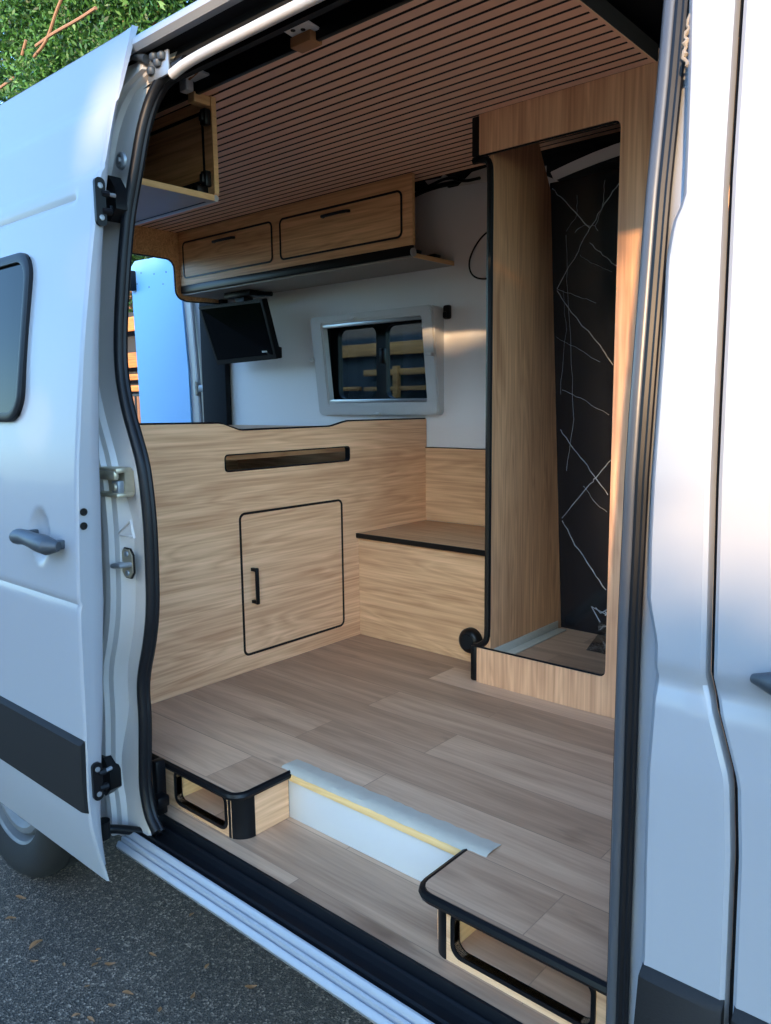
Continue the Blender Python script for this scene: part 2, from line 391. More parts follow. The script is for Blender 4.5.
mb.tube([p+Vector((-.010, .004, 0)) for p in seal_pts], .0055, 'rubber', 8)
mb.build('door_seal', van)
mb = MB(); rows = []
zz = [-1.10+i*(.765+1.10)/70 for i in range(71)]
for z in zz:
    xs = seal_x(z); yy = yb(z)+.03
    dip = .0
    # pressed recess around the latch
    a = max(0, 1-abs(z+.52)/.36)
    dd = .022*min(1, a*3)
    top_ = max(0, (z-.45)/.26)
    rows.append([(xs-.010, yy+.010, z), (xs-.012, yy+.008, z), (xs-.018, yy+.004, z), (xs-.045, yy+.004+dd*.6, z), (xs-.075, yy+.002+dd, z),
                 (xs-.098, yy-.002+dd, z), (xs-.106, yy-.014, z), (xs-.122, yy-.018, z), (xs-.127, yy-.030, z), (xs-.145, yy-.032, z), (xs-.150, yy-.024, z), (xs-.20, yy-.026, z), (xs-.21, yy-.03, z), (-1.98, yy-.03, z)])
mb.grid(rows, 'jamb')
# sheet behind the seal returning inward
mb.grid([[(seal_x(z)+.002, yb(z)+.043, z), (seal_x(z)-.03, yb(z)+.07, z)] for z in zz], 'blackm')
mb.build('rear_door_jamb', van)
# quarter panel and rear end
mb = MB()
mb.grid([[(-1.96, yb(z), z), (-2.1, yb(z), z), (-3.0, yb(z), z), (-3.60, yb(z), z), (-3.66, yb(z)+.05, z)] for z in [-.88+i*1.69/24 for i in range(25)]], 'paint', .012)
mb.build('quarter_panel', van)
mb = MB()
mb.box(-3.68, -3.60, .99, 1.20, -1.1, .80, 'paint', .01); mb.box(-3.68, -3.60, 2.76, 2.90, -1.1, .80, 'paint', .01); mb.box(-3.68, -3.60, 1.0, 2.9, .84, .95, 'paint', .01)
mb.box(-3.66, -3.45, 2.66, 2.698, -.93, .86, 'blackm', .006)
mb.build('rear_door_frame', van)

# --- sill
mb = MB()
run([(1.10, -1.16), (.96, -1.125), (.932, -1.105), (.929, -1.096), (.934, -1.087), (.938, -1.085), (.940, -1.090), (.943, -1.090), (.945, -1.079), (.950, -1.0765), (.952, -1.081), (.955, -1.081), (.957, -1.071), (.963, -1.0655), (.967, -1.0655), (.968, -1.070)], -1.72, .95, 'paint')
mb.build('sill', van)
mb = MB()
run([(.968, -1.068), (.970, -1.083), (.982, -1.085), (.984, -1.074), (.990, -1.072), (.996, -1.080), (1.004, -1.090), (1.030, -1.092), (1.034, -1.078), (1.040, -1.076), (1.044, -1.088), (1.052, -1.086), (1.055, -1.062), (1.062, -1.062)], -1.72, -.36, 'rubber')
mb.box(-1.74, -.30, 1.0, 1.07, -1.14, -1.094, 'blackm'); mb.build('sill_channel', van)

# --- right pillar (front edge of the opening)
XS = -.432
def ox(z): return XS+.002+.012*min(1, max(0, (z+.3)/.7))
SR = [Vector((ox(z), yb(z)+.036, z)) for z in [-1.09+i*1.80/40 for i in range(41)]]
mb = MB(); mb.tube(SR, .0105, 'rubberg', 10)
mb.tube([p+Vector((-.010, .012, 0)) for p in SR], .007, 'rubber', 8)
mb.tube([p+Vector((.0125, -.006, 0)) for p in SR], .0065, 'rubber', 8)
mb.tube([p+Vector((.0215, -.010, 0)) for p in SR], .0045, 'rubber', 8)
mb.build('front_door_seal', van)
# skin left edge, traced down the pillar
EDG = [(690, 0), (689, 60), (686, 150), (684, 200), (673, 225), (667, 262), (664, 330), (659, 400), (653, 480), (650, 545), (649, 600), (656, 640), (654, 700), (650, 770), (647, 860), (645, 950), (638, 1000)]
et = []
for q in EDG:
    p = onbody(*q, off=-.004); et.append((p.z, p.x))
et = sorted(et)
def skin_x(z): return interp(et, z) if z < et[-1][0] else et[-1][1]
GAP = [(-1.12, -.255), (-.55, -.262), (-.455, -.268), (-.345, -.303), (.1, -.312), (.5, -.322), (.9, -.332)]
def bodyf(z, x=0):
    y_ = yb(z)-.012
    y_ += .010*max(0, 1-abs(z+.352-.0*x)/.02)         # crease line
    if z < -.36: y_ -= .006*min(1, (-.36-z)/.10)
    return y_
mb = MB(); rows = []; rows2 = []; drows = []
for i in range(131):
    z = -1.12+i*1.86/130
    sx = skin_x(z); gx = interp(GAP, z); yy = bodyf(z)
    o_ = ox(z)
    rows.append([(o_+.014, yb(z)+.06, z), (o_+.020, yb(z)+.036, z), (o_+.025, yb(z)+.032, z), (max(sx-.010, o_+.027), yb(z)+.028, z), (max(sx-.004, o_+.029), yb(z)+.014, z), (max(sx, o_+.031), yy+.006, z), (max(sx, o_+.031)+.006, yy, z),
                 ((sx+gx)/2, yy, z), (gx-.010, yy, z), (gx-.005, yy+.004, z), (gx-.004, yy+.02, z)])
    rows2.append([(gx-.004, yy+.022, z), (gx+.006, yy+.022, z)])
    if z < .06: drows.append([(gx+.004, yy+.02, z), (gx+.005, yy+.004, z), (gx+.010, yy, z)]+[(gx+.010+(1.0-gx)*k/30, yy-.002*math.sin(k/30*2), z) for k in range(1, 31)])
mb.grid(rows, 'paint'); mb.grid(rows2, 'blackm'); mb.build('front_pillar_panel', van)
# peeled sealant on the upper pillar edge
mb = MB(); random.seed(3)
pts = []
for q in [(697, 0), (694, 22), (689, 38), (687, 52), (691, 66)]: pts.append(onbody(*q, off=-.004)+Vector((-.004, 0, 0)))
mb.tube([p+Vector((random.uniform(-.003, .003), 0, 0)) for p in smooth(pts, 2)], [.003+.0013*math.sin(k*1.9) for k in range(len(smooth(pts, 2)))], 'sealant', 7); mb.build('sealant_bead', van)
mb = MB(); mb.grid(drows, 'paint')
up = []
for i in range(82, 131):
    z = -1.12+i*1.86/130; gx = interp(GAP, z); yy = bodyf(z)
    up.append([(gx+.004, yy+.02, z), (gx+.005, yy+.004, z), (gx+.010, yy, z), (gx+.10, yy, z), (gx+.20, yy, z), (gx+.30, yy-.001, z), (gx+.31, yy+.01, z)])
mb.grid(up[:], 'paint'); fd = mb.build('front_door', van)
def moulding(x0f, x1f, z0, z1, yf, parent, m='mould'):
    mbb = MB(); rs = []
    for t, dy in ((0, .012), (.03, -.004), (.06, -.012), (.5, -.014), (.93, -.013), (.965, -.006), (1, .012)):
        z = z0+(z1-z0)*t; a, b_ = x0f(z), x1f(z)
        rs.append([(a, yf(z)+.012, z), (a+.002, yf(z)+dy+.002, z), (a+.012, yf(z)+dy, z), (b_-.006, yf(z)+dy, z), (b_, yf(z)+dy+.004, z), (b_, yf(z)+.012, z)])
    mbb.grid(rs, m); return mbb.build('side_moulding', parent)
moulding(lambda z: skin_x(z)+.002, lambda z: interp(GAP, z)-.005, -.98, -.737, bodyf, van)
moulding(lambda z: interp(GAP, z)+.006, lambda z: .98, -.98, -.737, bodyf, fd)
# front door handle
mb = MB()
hp = [(-.248, -.318), (-.222, -.314), (-.18, -.308), (-.12, -.302), (-.07, -.30)]
mb.tube([(x, bodyf(z)-.030 if 0 < i < 4 else bodyf(z)-.014, z) for i, (x, z) in enumerate(hp)], [.006, .014, .0175, .017, .012], 'handle', 12)
mb.build('door_handle', fd)

# ================================================================== SLIDING DOOR
YD = [(-1.103, .843), (-1.0, .818), (-.914, .806), (-.732, .812), (-.511, .815), (-.368, .820), (-.147, .833), (.136, .866), (.359, .902), (.516, .933), (.67, .972), (.82, 1.024)]
XD = -1.608
def dsm(z): return (interp(YD, z-.05)+interp(YD, z)+interp(YD, z+.05)+interp(YD, z-.025)+interp(YD, z+.025))/5 if -1.05 < z < .77 else interp(YD, z)
def yd(x, z):
    y_ = dsm(z)
    y_ += .006*math.exp(-((z+.438)/.006)**2)                      # lower crease
    y_ += .006*(1/(1+math.exp(-(z-.512)/.004)))                   # upper step
    y_ += .007*(1/(1+math.exp(-(z-.668)/.004)))
    y_ += .005*(math.exp(-((z-.505)/.006)**2)+math.exp(-((z-.661)/.006)**2))
    if x < -1.70: y_ += .009*math.exp(-((z-.458)/.008)**2)        # short groove above the window
    e = ((x+1.785)/.046)**2+((z+.298)/.062)**2                    # cupped recess under the handle
    if e < 1: y_ += .020*(1-e)**.6
    return y_
zs = [-1.103+i*1.923/190 for i in range(191)]
xsd = [-2.80, -2.60, -2.40, -2.25, -2.10]+[-2.0+i*(XD-.006+2.0)/42 for i in range(43)]
THK = [(-1.06, .012), (-.9, .034), (-.665, .05), (-.434, .062), (-.2, .058), (.14, .040), (.44, .024), (.64, .018), (.82, .008)]
mb = MB(); rows = []
for z in zs:
    r = [(x, yd(x, z), z) for x in xsd]
    zi = max(z, -1.06); yi = dsm(zi)+interp(THK, zi)
    r += [(XD, yd(XD, z)+.004, z), (XD-.001, (yd(XD, z)+yi)/2, (z+zi)/2), (XD-.002, yi-.005, zi), (XD-.005, yi-.001, zi), (XD-.05, yi+.001, zi), (-2.80, yi+.001, zi)]
    rows.append(r)
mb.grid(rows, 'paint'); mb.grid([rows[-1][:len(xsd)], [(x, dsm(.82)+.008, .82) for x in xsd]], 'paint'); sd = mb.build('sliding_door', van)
sd['label'] = 'sliding side door pushed back along the van'
moulding(lambda z: -2.80, lambda z: XD-.004, -.925, -.742, lambda z: yd(-1.9, z), sd)
mb = MB()
hx = [-1.823, -1.814, -1.78, -1.74, -1.705, -1.675, -1.656]
hz = [-.300, -.298, -.296, -.300, -.302, -.305, -.306]
mb.tube([(x, dsm(-.3)-.020-(.014 if 0 < i < 6 else 0), z) for i, (x, z) in enumerate(zip(hx, hz))], [.012, .022, .020, .021, .025, .024, .013], 'handle', 14, flat=.85)
mb.box(-1.818, -1.806, dsm(-.3)-.03, dsm(-.3)+.01, -.315, -.285, 'handle', .004); mb.box(-1.685, -1.665, dsm(-.3)-.02, dsm(-.3)+.01, -.315, -.295, 'handle', .004)
mb.build('door_handle', sd)
# window in the sliding door: rubber frame and dark pane, both lying on the leaning skin
def skinned(pts2, off):
    return [(x, dsm(z)+.0-off, z) for x, z in pts2]
outer = rr(-2.62, -1.868, -.036, .366, .070, 8); mid = rr(-2.61, -1.876, -.028, .358, .064, 8); inn = rr(-2.598, -1.892, -.014, .344, .052, 8)
mb = MB()
def rings(ps, m):
    bm2 = bmesh.new(); R_ = [[bm2.verts.new(p) for p in q] for q in ps]; n_ = len(R_[0])
    for a, b_ in zip(R_, R_[1:]):
        for k in range(n_): bm2.faces.new((a[k], a[(k+1) % n_], b_[(k+1) % n_], b_[k]))
    bmesh.ops.recalc_face_normals(bm2, faces=bm2.faces[:]); mb.merge(bm2, m, True)
rings([skinned(outer, -.006), skinned(outer, .010), skinned(mid, .014), skinned(inn, .012), skinned(inn, -.002)], 'rubber')
mb.build('window_frame', sd)
mb = MB(); zt = [-.022+i*.372/8 for i in range(9)]
mb.grid([[(-2.605, dsm(z)-.004, z), (-1.884, dsm(z)-.004, z)] for z in zt], 'dglass'); mb.build('window_pane', sd)
# holes and strikers on the leading edge
for (px, py, r) in ((83.5, 512, .0085), (83.5, 526, .0085)):
    p = P(0, XD+.001, px, py); mb = MB(); mb.lathe(p, 'x', [(0, .0), (r, 0), (r, .002), (r*.7, .002), (r*.7, .0005), (0, .0005)], 'black', 16); mb.build('drain_hole', sd)
def striker(px, py, zc, hh):
    p = P(0, XD+.002, px, py); mb = MB()
    mb.panel('x', XD, .008, [rr(p.y-.012, p.y+.012, p.z-hh, p.z+hh, .011)], 'black')
    mb.lathe((XD+.006, p.y, p.z+hh*.66), 'x', [(.0, .005), (.006, .004), (.006, 0)], 'steel', 12); mb.lathe((XD+.006, p.y, p.z-hh*.66), 'x', [(.0, .005), (.006, .004), (.006, 0)], 'steel', 12)
    mb.tube([(XD+.004, p.y+.004, p.z+.018), (XD+.006, p.y+.020, p.z+.018)], .008, 'black', 8)
    mb.tube([(XD+.004, p.y+.004, p.z-.018), (XD+.006, p.y+.024, p.z-.018)], .008, 'black', 8)
    mb.tube([(XD+.006, p.y+.018, p.z+.018), (XD+.004, p.y+.036, p.z+.019)], .0045, 'steel', 8)
    mb.build('door_striker', sd)
striker(99.5, 202, 0, .050); striker(97, 781, 0, .045)
# sockets in the jamb that receive them
def socket(px, py, w, hh):
    p = onbody(px, py, .0); mb = MB()
    mb.panel('y', p.y-.008, .03, [[(p.x-w, p.z-hh*.9), (p.x-w*.1, p.z-hh), (p.x+w, p.z-hh*.5), (p.x+w, p.z+hh*.35), (p.x, p.z+hh), (p.x-w, p.z+hh)]], 'black')
    mb.box(p.x-w*.7, p.x+w*.5, p.y-.016, p.y-.004, p.z-hh*.7, p.z-hh*.35, 'black', .003)
    mb.build('jamb_socket', van)
socket(113, 199, .024, .05); socket(108, 776, .026, .052)
p = onbody(122, 161, .012); mb = MB(); mb.lathe(p, 'y', [(0, -.012), (.006, -.012), (.007, -.006), (.013, -.008), (.018, -.006), (.020, 0)], 'steel', 20); mb.build('jamb_bolt', van)
# catch plate
p = onbody(128, 563, .024); mb = MB()
pl = [(-.024, .018), (-.012, .034), (.012, .034), (.024, .020), (.024, -.020), (.012, -.034), (-.010, -.034), (-.026, -.014)]
mb.panel('y', p.y-.004, .006, [[(p.x+a, p.z+b_) for a, b_ in pl]], 'galv')
mb.panel('y', p.y-.001, .004, [[(p.x+a*1.1, p.z+b_*1.08) for a, b_ in pl]], 'black')
for s_ in (-1, 1): mb.lathe((p.x+.004, p.y-.004, p.z+s_*.023), 'y', [(0, -.004), (.006, -.004), (.007, 0)], 'steel', 12)
mb.tube([(p.x+.018, p.y, p.z-.001), (p.x+.016, p.y-.03, p.z), (p.x-.010, p.y-.034, p.z-.003), (p.x-.014, p.y-.004, p.z-.004)], .0062, 'steel', 10)
mb.build('door_catch', van)
# middle roller rail end
p = onbody(111, 481, .0); mb = MB()
mb.box(p.x-.20, p.x+.045, p.y-.012, p.y+.030, p.z+.020, p.z+.032, 'galv', .003); mb.box(p.x-.20, p.x+.048, p.y-.014, p.y+.030, p.z-.036, p.z-.026, 'galv', .003)
mb.box(p.x-.20, p.x+.044, p.y+.010, p.y+.034, p.z-.030, p.z+.024, 'galv'); mb.box(p.x-.03, p.x+.042, p.y-.016, p.y-.002, p.z+.004, p.z+.026, 'galv', .005)
mb.box(p.x+.012, p.x+.040, p.y-.006, p.y+.01, p.z-.026, p.z+.002, 'steel', .002); mb.lathe((p.x+.026, p.y-.006, p.z-.012), 'y', [(0, -.006), (.008, -.005), (.009, 0)], 'galv', 14)
mb.build('middle_rail', van)
# embossed triangle above the catch
a_ = onbody(117, 535, .018); b_ = onbody(131, 521, .012); c_ = onbody(134, 537, .014)
mb = MB(); mb.tube([a_, b_, c_], .0035, 'jamb', 6, cyclic=True); mb.build('pressed_triangle', van)
# shade in the gap between door and jamb, put in as black slivers
for q0, q1, w in (((94, 332), (93, 362), .006), ((95, 366), (93, 383), .014), ((91.5, 445), (91, 470), .010)):
    p0, p1 = onbody(*q0, off=-.008), onbody(*q1, off=-.008); mb = MB(); mb.tube([p0, (p0+p1)/2, p1], [w*.4, w, w*.5], 'black', 8, flat=.4); mb.build('gap_shade', van)
# lower roller arm and bracket block at the sill
a0 = P(1, .90, 103, 829); a1 = P(1, .94, 120, 829); a2 = P(1, .99, 142, 832); a3 = P(1, 1.03, 162, 830)
mb = MB(); mb.tube(smooth([a0+Vector((-.05, -.01, .005)), a0, a1, a2, a3], 2), .0115, 'black', 10); mb.lathe(a0, 'z', [(0, -.022), (.018, -.022), (.018, .022), (0, .022)], 'black', 14); mb.build('roller_arm', van)
p = P(1, 1.04, 159, 800); mb = MB(); mb.box(p.x-.016, p.x+.020, p.y-.015, p.y+.02, p.z-.016, p.z+.014, 'black', .005); mb.box(p.x-.03, p.x-.006, p.y, p.y+.03, p.z-.05, p.z+.10, 'black', .006); mb.build('stop_block', van)
# upper roller arm
a0 = P(1, 1.045, 118, 52); a1 = P(1, 1.05, 146, 59); a2 = P(1, 1.06, 160, 60)
mb = MB(); mb.tube([a0, a1], .0095, 'handle', 10)
for d_ in ((0, 0, .012), (.014, .0, -.004), (-.012, .0, -.014), (.03, 0, .006)):
    mb.lathe(a2+Vector(d_)+Vector((-.02, 0, 0)), 'z', [(0, -.009), (.009, -.009), (.012, -.004), (.012, .003), (.008, .007), (0, .007)], 'handle', 12)
mb.box(a2.x-.05, a2.x+.03, a2.y, a2.y+.006, a2.z-.035, a2.z+.015, 'steel', .002)
mb.build('upper_roller', van)

# rear wheel
WC = Vector((-2.62, 1.03, -H+.338))
mb = MB(); mb.lathe(WC, 'y', [(.215, .012), (.235, .0), (.275, -.008), (.310, .0), (.330, .022), (.338, .045), (.338, .075), (.330, .078), (.330, .086), (.338, .089), (.338, .135), (.330, .138), (.330, .146), (.338, .149), (.338, .19), (.32, .22), (.21, .22)], 'tyre', 56, cap=False)
wh = mb.build('wheel', van)
mb = MB(); mb.lathe(WC, 'y', [(.0, .045), (.05, .040), (.062, .055), (.085, .060), (.10, .050), (.15, .046), (.165, .028), (.185, .030), (.20, .055), (.207, .020), (.222, .008), (.222, .03), (.20, .12)], 'hub', 48, cap=False)
for k in range(6): mb.lathe(WC+Vector((.075*math.cos(k*PI/3), .052, .075*math.sin(k*PI/3))), 'y', [(0, -.016), (.010, -.014), (.012, 0)], 'steel', 8)
mb.build('wheel_hub', wh)
mb = MB()
arc = [(WC.x+.41*math.cos(t), WC.z+.41*math.sin(t)) for t in [PI*k/20 for k in range(21)]]
mb.grid([[(x, 1.0, z) for x, z in arc], [(x, 1.32, z) for x, z in arc]], 'blackm'); mb.build('wheel_arch_liner', van)
mb = MB(); mb.box(-3.6, .9, 1.3, 2.8, -1.22, -1.10, 'blackm'); mb.build('underbody', van)

# rear door swung out
rd = None
mb = MB(); mb.panel('y', 2.755, .045, [rr(-4.452, -3.70, -1.0, .875, .07)], 'paint'); rdoor = mb.build('rear_door', van); rdoor['label'] = 'rear door standing open behind the cabin'
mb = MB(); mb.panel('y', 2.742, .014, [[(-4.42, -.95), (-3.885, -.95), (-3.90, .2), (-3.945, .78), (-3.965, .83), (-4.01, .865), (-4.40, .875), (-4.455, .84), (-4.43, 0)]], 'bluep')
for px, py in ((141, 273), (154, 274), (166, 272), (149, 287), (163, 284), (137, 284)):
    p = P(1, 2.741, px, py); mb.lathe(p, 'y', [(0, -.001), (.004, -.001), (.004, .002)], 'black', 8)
mb.build('door_lining', rdoor)['label'] = 'lining panel with the sky reflection in its blue colour'
mb = MB(); mb.tube([(-3.86, 2.742, .80), (-3.80, 2.735, .2), (-3.785, 2.735, -.2), (-3.78, 2.735, -.9)], .012, 'paint', 8); mb.tube([(-3.725, 2.735, .80), (-3.705, 2.73, .2), (-3.70, 2.73, -.9)], .012, 'jamb', 8)
mb.box(-3.80, -3.71, 2.70, 2.745, .07, .11, 'steel', .006); mb.lathe((-3.77, 2.70, .09), 'z', [(0, -.04), (.014, -.04), (.014, .04), (0, .04)], 'steel', 12); mb.build('door_hinge', rdoor)
p = P(1, 2.73, 133, 281); mb = MB(); mb.box(p.x-.02, p.x+.02, 2.70, 2.742, p.z-.06, p.z+.06, 'black', .008); mb.build('door_latch', rdoor)

# ================================================================== CABIN JOINERY
# --- galley cabinet
gal = thing('galley_cabinet', 'long light oak cabinet with a letterbox slot and one black outlined door', 'cabinet')
GX = -2.10
out = [(1.055, FZ+.001), (2.688, FZ+.001), (2.688, -.073), (2.20, -.071), (2.178, -.074), (2.115, -.087), (2.10, -.089), (1.685, -.089), (1.668, -.087), (1.605, -.066), (1.585, -.063), (1.055, -.055)]
slot = rr(1.605, 2.200, -.221, -.168, .012); gd = rr(1.657, 2.152, -.868, -.371, .022)
mb = MB(); mb.panel('x', GX-.018, .018, [out, slot, gd], 'oak_y'); mb.build('front_panel', gal)
mb = MB(); mb.tube([(GX-.009, a, b_+.002) for a, b_ in out[2:]], .0045, 'black', 6)
mb.build('top_edging', gal)
def ring_panel(mbx, axis, pos, t, x0, x1, z0, z1, r, w, m):
    mbx.panel(axis, pos, t, [rr(x0, x1, z0, z1, r), rr(x0+w, x1-w, z0+w, z1-w, max(r-w, .002))], m)
mb = MB(); ring_panel(mb, 'x', GX-.02, .0225, 1.602, 2.203, -.224, -.165, .014, .0045, 'black'); mb.build('slot_edging', gal)
mb = MB(); ring_panel(mb, 'x', GX-.02, .0215, 1.6525, 2.1565, -.8725, -.3665, .025, .0085, 'black'); mb.build('door_edging', gal)
mb = MB(); mb.panel('x', GX-.018, .018, [rr(1.660, 2.149, -.865, -.374, .020)], 'oak_y'); gdo = mb.build('door', gal)
def bar_handle(parent, pts, r=.0055):
    mbx = MB(); mbx.tube(pts, r, 'black', 8); o = mbx.build('door_handle', parent); o['label'] = 'black bar handle'; return o
mb = MB(); mb.box(GX+.022, GX+.032, 1.694, 1.708, -.690, -.560, 'black', .004); mb.box(GX, GX+.026, 1.695, 1.707, -.688, -.676, 'black', .002); mb.box(GX, GX+.026, 1.695, 1.707, -.574, -.562, 'black', .002); mb.build('door_handle', gdo)
mb = MB(); mb.box(-3.40, GX-.018, 1.06, 1.075, FZ+.001, -.11, 'oak_x'); mb.box(-3.40, GX-.018, 2.67, 2.688, FZ+.001, -.11, 'oak_x'); mb.box(-3.40, -3.385, 1.06, 2.68, FZ+.001, -.11, 'oak_y')
mb.box(-3.40, -2.5, 1.075, 2.67, -.125, -.11, 'oak_y'); mb.build('carcass', gal)
mb = MB(); mb.box(-2.32, -2.30, 1.08, 2.665, -.203, -.13, 'oak_y'); mb.box(-3.38, GX-.02, 1.08, 2.665, -.60, -.585, 'blackm'); mb.build('inner_rail', gal)
# --- bench
ben = thing('bench_box', 'low oak storage bench with black edged lid along the far wall', 'bench')
mb = MB(); mb.box(GX+.001, -1.402, 2.245, 2.263, FZ+.001, -.528, 'oak_x'); mb.box(-1.42, -1.402, 2.263, 2.675, FZ+.001, -.528, 'oak_y'); mb.build('front_panel', ben)
mb = MB(); mb.box(GX+.001, -1.402, 2.236, 2.676, -.528, -.513, 'lidm', .002); mb.build('lid', ben)['label'] = 'brown grey lid board'
mb = MB(); mb.box(GX+.001, -1.402, 2.228, 2.237, -.531, -.511, 'black', .003); mb.build('lid_edging', ben)
mb = MB(); p = P(2, -.524, 432, 521.5); mb.panel('z', -.5128, .0012, [rr(p.x-.035, p.x+.035, p.y-.008, p.y+.008, .007)], 'black'); mb.build('finger_slot', ben)
mb = MB(); mb.box(GX+.001, -1.402, 2.679, 2.697, -.512, -.196, 'oak_x'); mb.box(GX+.001, -1.402, 2.677, 2.698, -.196, -.193, 'black'); tag(mb.build('splashback'), 'oak wall board standing above the bench lid', 'wall panel')
# --- black round knob on the floor edge of the bench
mb = MB(); mb.lathe((-1.548, 2.238, -.845), 'y', [(0, -.030), (.030, -.030), (.040, -.024), (.046, -.012), (.046, .004), (.0, .006)], 'black', 32); mb.lathe((-1.548, 2.238, -.845), 'y', [(0, -.033), (.026, -.033), (.030, -.029)], 'blackm', 24)
tag(mb.build('round_vent'), 'round black cap low on the bench front beside the tall cabinet', 'vent cap')

# --- tall cabinet (shower / wardrobe)
clo = thing('tall_cabinet', 'full height oak cubicle with an open front and black inner wall', 'cubicle')
CY = 2.09
face = [(-1.425, FZ+.001), (-.42, FZ+.001), (-.42, .861), (-1.425, .861), (-1.425, .744)]
for cx_, cz_, a_0 in ((-.99, .724, 90),):
    face += [(cx_+.02*math.cos(math.radians(t)), cz_+.02*math.sin(math.radians(t))) for t in (90, 67, 45, 22, 0)]
face += [(-.97+.02*0+.0, -.78)]+[(-.99+.02*math.cos(math.radians(t)), -.791+.02*math.sin(math.radians(t))) for t in (0, -22, -45, -67, -90)]+[(-1.425, -.811)]
mb = MB(); mb.panel('y', CY, .018, [face], 'oak_z'); mb.build('front_frame', clo)
edge = face[4:]
mb = MB(); mb.tube([(a, CY+.009, b_) for a, b_ in edge], .0045, 'black', 6); mb.build('frame_edging', clo)
side = [(2.108, -.86), (2.59, -.86), (2.455, .70), (2.36, .855), (2.108, .855)]
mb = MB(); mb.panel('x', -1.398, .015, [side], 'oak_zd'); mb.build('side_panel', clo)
tr = smooth([(-1.455, 2.105, .735), (-1.425, 2.105, .735), (-1.395, 2.105, .725), (-1.3925, 2.105, .66)], 2)+[Vector((-1.3925, 2.105, 0))]+smooth([(-1.3925, 2.105, -.74), (-1.394, 2.105, -.785), (-1.425, 2.105, -.808), (-1.445, 2.105, -.812)], 2)
mb = MB(); mb.tube(tr, .011, 'black', 8); mb.build('side_edging', clo)
mb = MB(); mb.box(-1.452, -1.424, 2.088, 2.14, .742, .858, 'black', .005); mb.build('corner_cap', clo); mb = MB(); mb.box(-1.450, -1.424, 2.086, 2.14, FZ+.002, -.806, 'black', .008); mb.build('corner_cap', clo)
mb = MB(); mb.box(-1.398, -.42, 2.108, 2.66, -.862, -.848, 'floor'); mb.build('base', clo)
mb = MB()
yt, yl = 2.455, 2.592
mb.grid([[(-1.385, yt-.002, .725), (-.45, yt-.002, .725)], [(-1.385, yl, -.85), (-.45, yl, -.85)]], 'bmarble', .01)
def bp_(px, py):   # a point on the leaning black wall
    t = .5
    for _ in range(8):
        y_ = yt+(yl-yt)*t; p = P(1, y_-.002, px, py); t = (.70-p.z)/1.55
    return p
veins = [([(552, 188), (566, 203), (590, 228)], .0032), ([(619, 183), (604, 205), (590, 228), (578, 251), (557, 289)], .0028), ([(557, 290), (571, 312), (600, 345), (613, 365)], .0035),
         ([(590, 243), (603, 255), (619, 268)], .0024), ([(560, 430), (575, 450), (590, 470), (608, 495)], .0032), ([(612, 458), (596, 478), (588, 486), (562, 518)], .0034), ([(562, 520), (575, 545), (590, 566), (606, 590)], .0036),
         ([(557, 289), (580, 297), (596, 303)], .0014), ([(556, 337), (580, 350), (600, 362)], .0012), ([(562, 390), (580, 398), (609, 415)], .0018), ([(580, 255), (590, 262), (612, 272)], .0012), ([(584, 486), (596, 504), (607, 512)], .0016), ([(566, 470), (574, 420), (571, 350), (567, 280), (566, 235)], .0013), ([(560, 395), (566, 330), (563, 290)], .0010), ([(596, 225), (603, 205), (605, 180)], .0014), ([(575, 232), (583, 225), (595, 226), (598, 231)], .0012), ([(566, 232), (577, 215), (577, 195)], .0010)]
for pv, w in veins:
    pts = [bp_(*q) for q in pv]; q2 = []
    for a, b_ in zip(pts, pts[1:]):
        for k in range(5): q2.append(a.lerp(b_, k/5)+Vector((random.uniform(-.0025, .0025), 0, random.uniform(-.0025, .0025))))
    q2.append(pts[-1]); mb.tube(q2, [w*random.uniform(.30, .55) for _ in q2], 'vein', 5)
mb.build('back_wall', clo)['label'] = 'black wall panel with thin white veins'
mb = MB(); mb.box(-1.398, -.45, 2.45, 2.60, .75, .80, 'blackm')
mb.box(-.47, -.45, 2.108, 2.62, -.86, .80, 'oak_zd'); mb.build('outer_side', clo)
mb = MB(); rr_ = []
for k in range(13):
    t = k/12; rr_.append([(-1.36+.9*t, 2.435, .725+.040*math.sin(PI*min(1, t*1.3))), (-1.36+.9*t, 2.41, .742+.050*math.sin(PI*min(1, t*1.3)+.1))])
mb.grid(rr_, 'jamb', .004); mb.build('roof_rib', clo)['label'] = 'white metal rib above the black wall'
# tape strip at the foot of the side panel and crumpled film
mb = MB(); mb.box(-1.382, -1.345, 2.13, 2.56, -.847, -.842, 'tape', .001); mb.box(-1.383, -1.379, 2.13, 2.56, -.846, -.815, 'tape', .001)
tag(mb.build('tape_strip'), 'pale tape strip along the cubicle floor edge', 'tape')
mb = MB(); random.seed(11)
pf = [[None]*11 for _ in range(6)]
for i in range(6):
    for k in range(11):
        pf[i][k] = (-1.18+.045*k+random.uniform(-.012, .012), 2.585-.045*i+random.uniform(-.015, .015)+.02, -.835+(.13-.028*i)*random.uniform(.2, 1))
mb.grid(pf, 'filmt', smooth=False)
for k in range(16):
    a = Vector((-1.17+.03*k, 2.53, -.80+random.uniform(0, .10))); mb.tube([a, a+Vector((random.uniform(-.08, .08), -.04, random.uniform(-.03, .06))), a+Vector((random.uniform(-.12, .12), -.06, random.uniform(-.06, .02)))], .0018, 'vein', 5)
tag(mb.build('plastic_film'), 'crumpled clear plastic film lying at the foot of the black wall', 'plastic film')

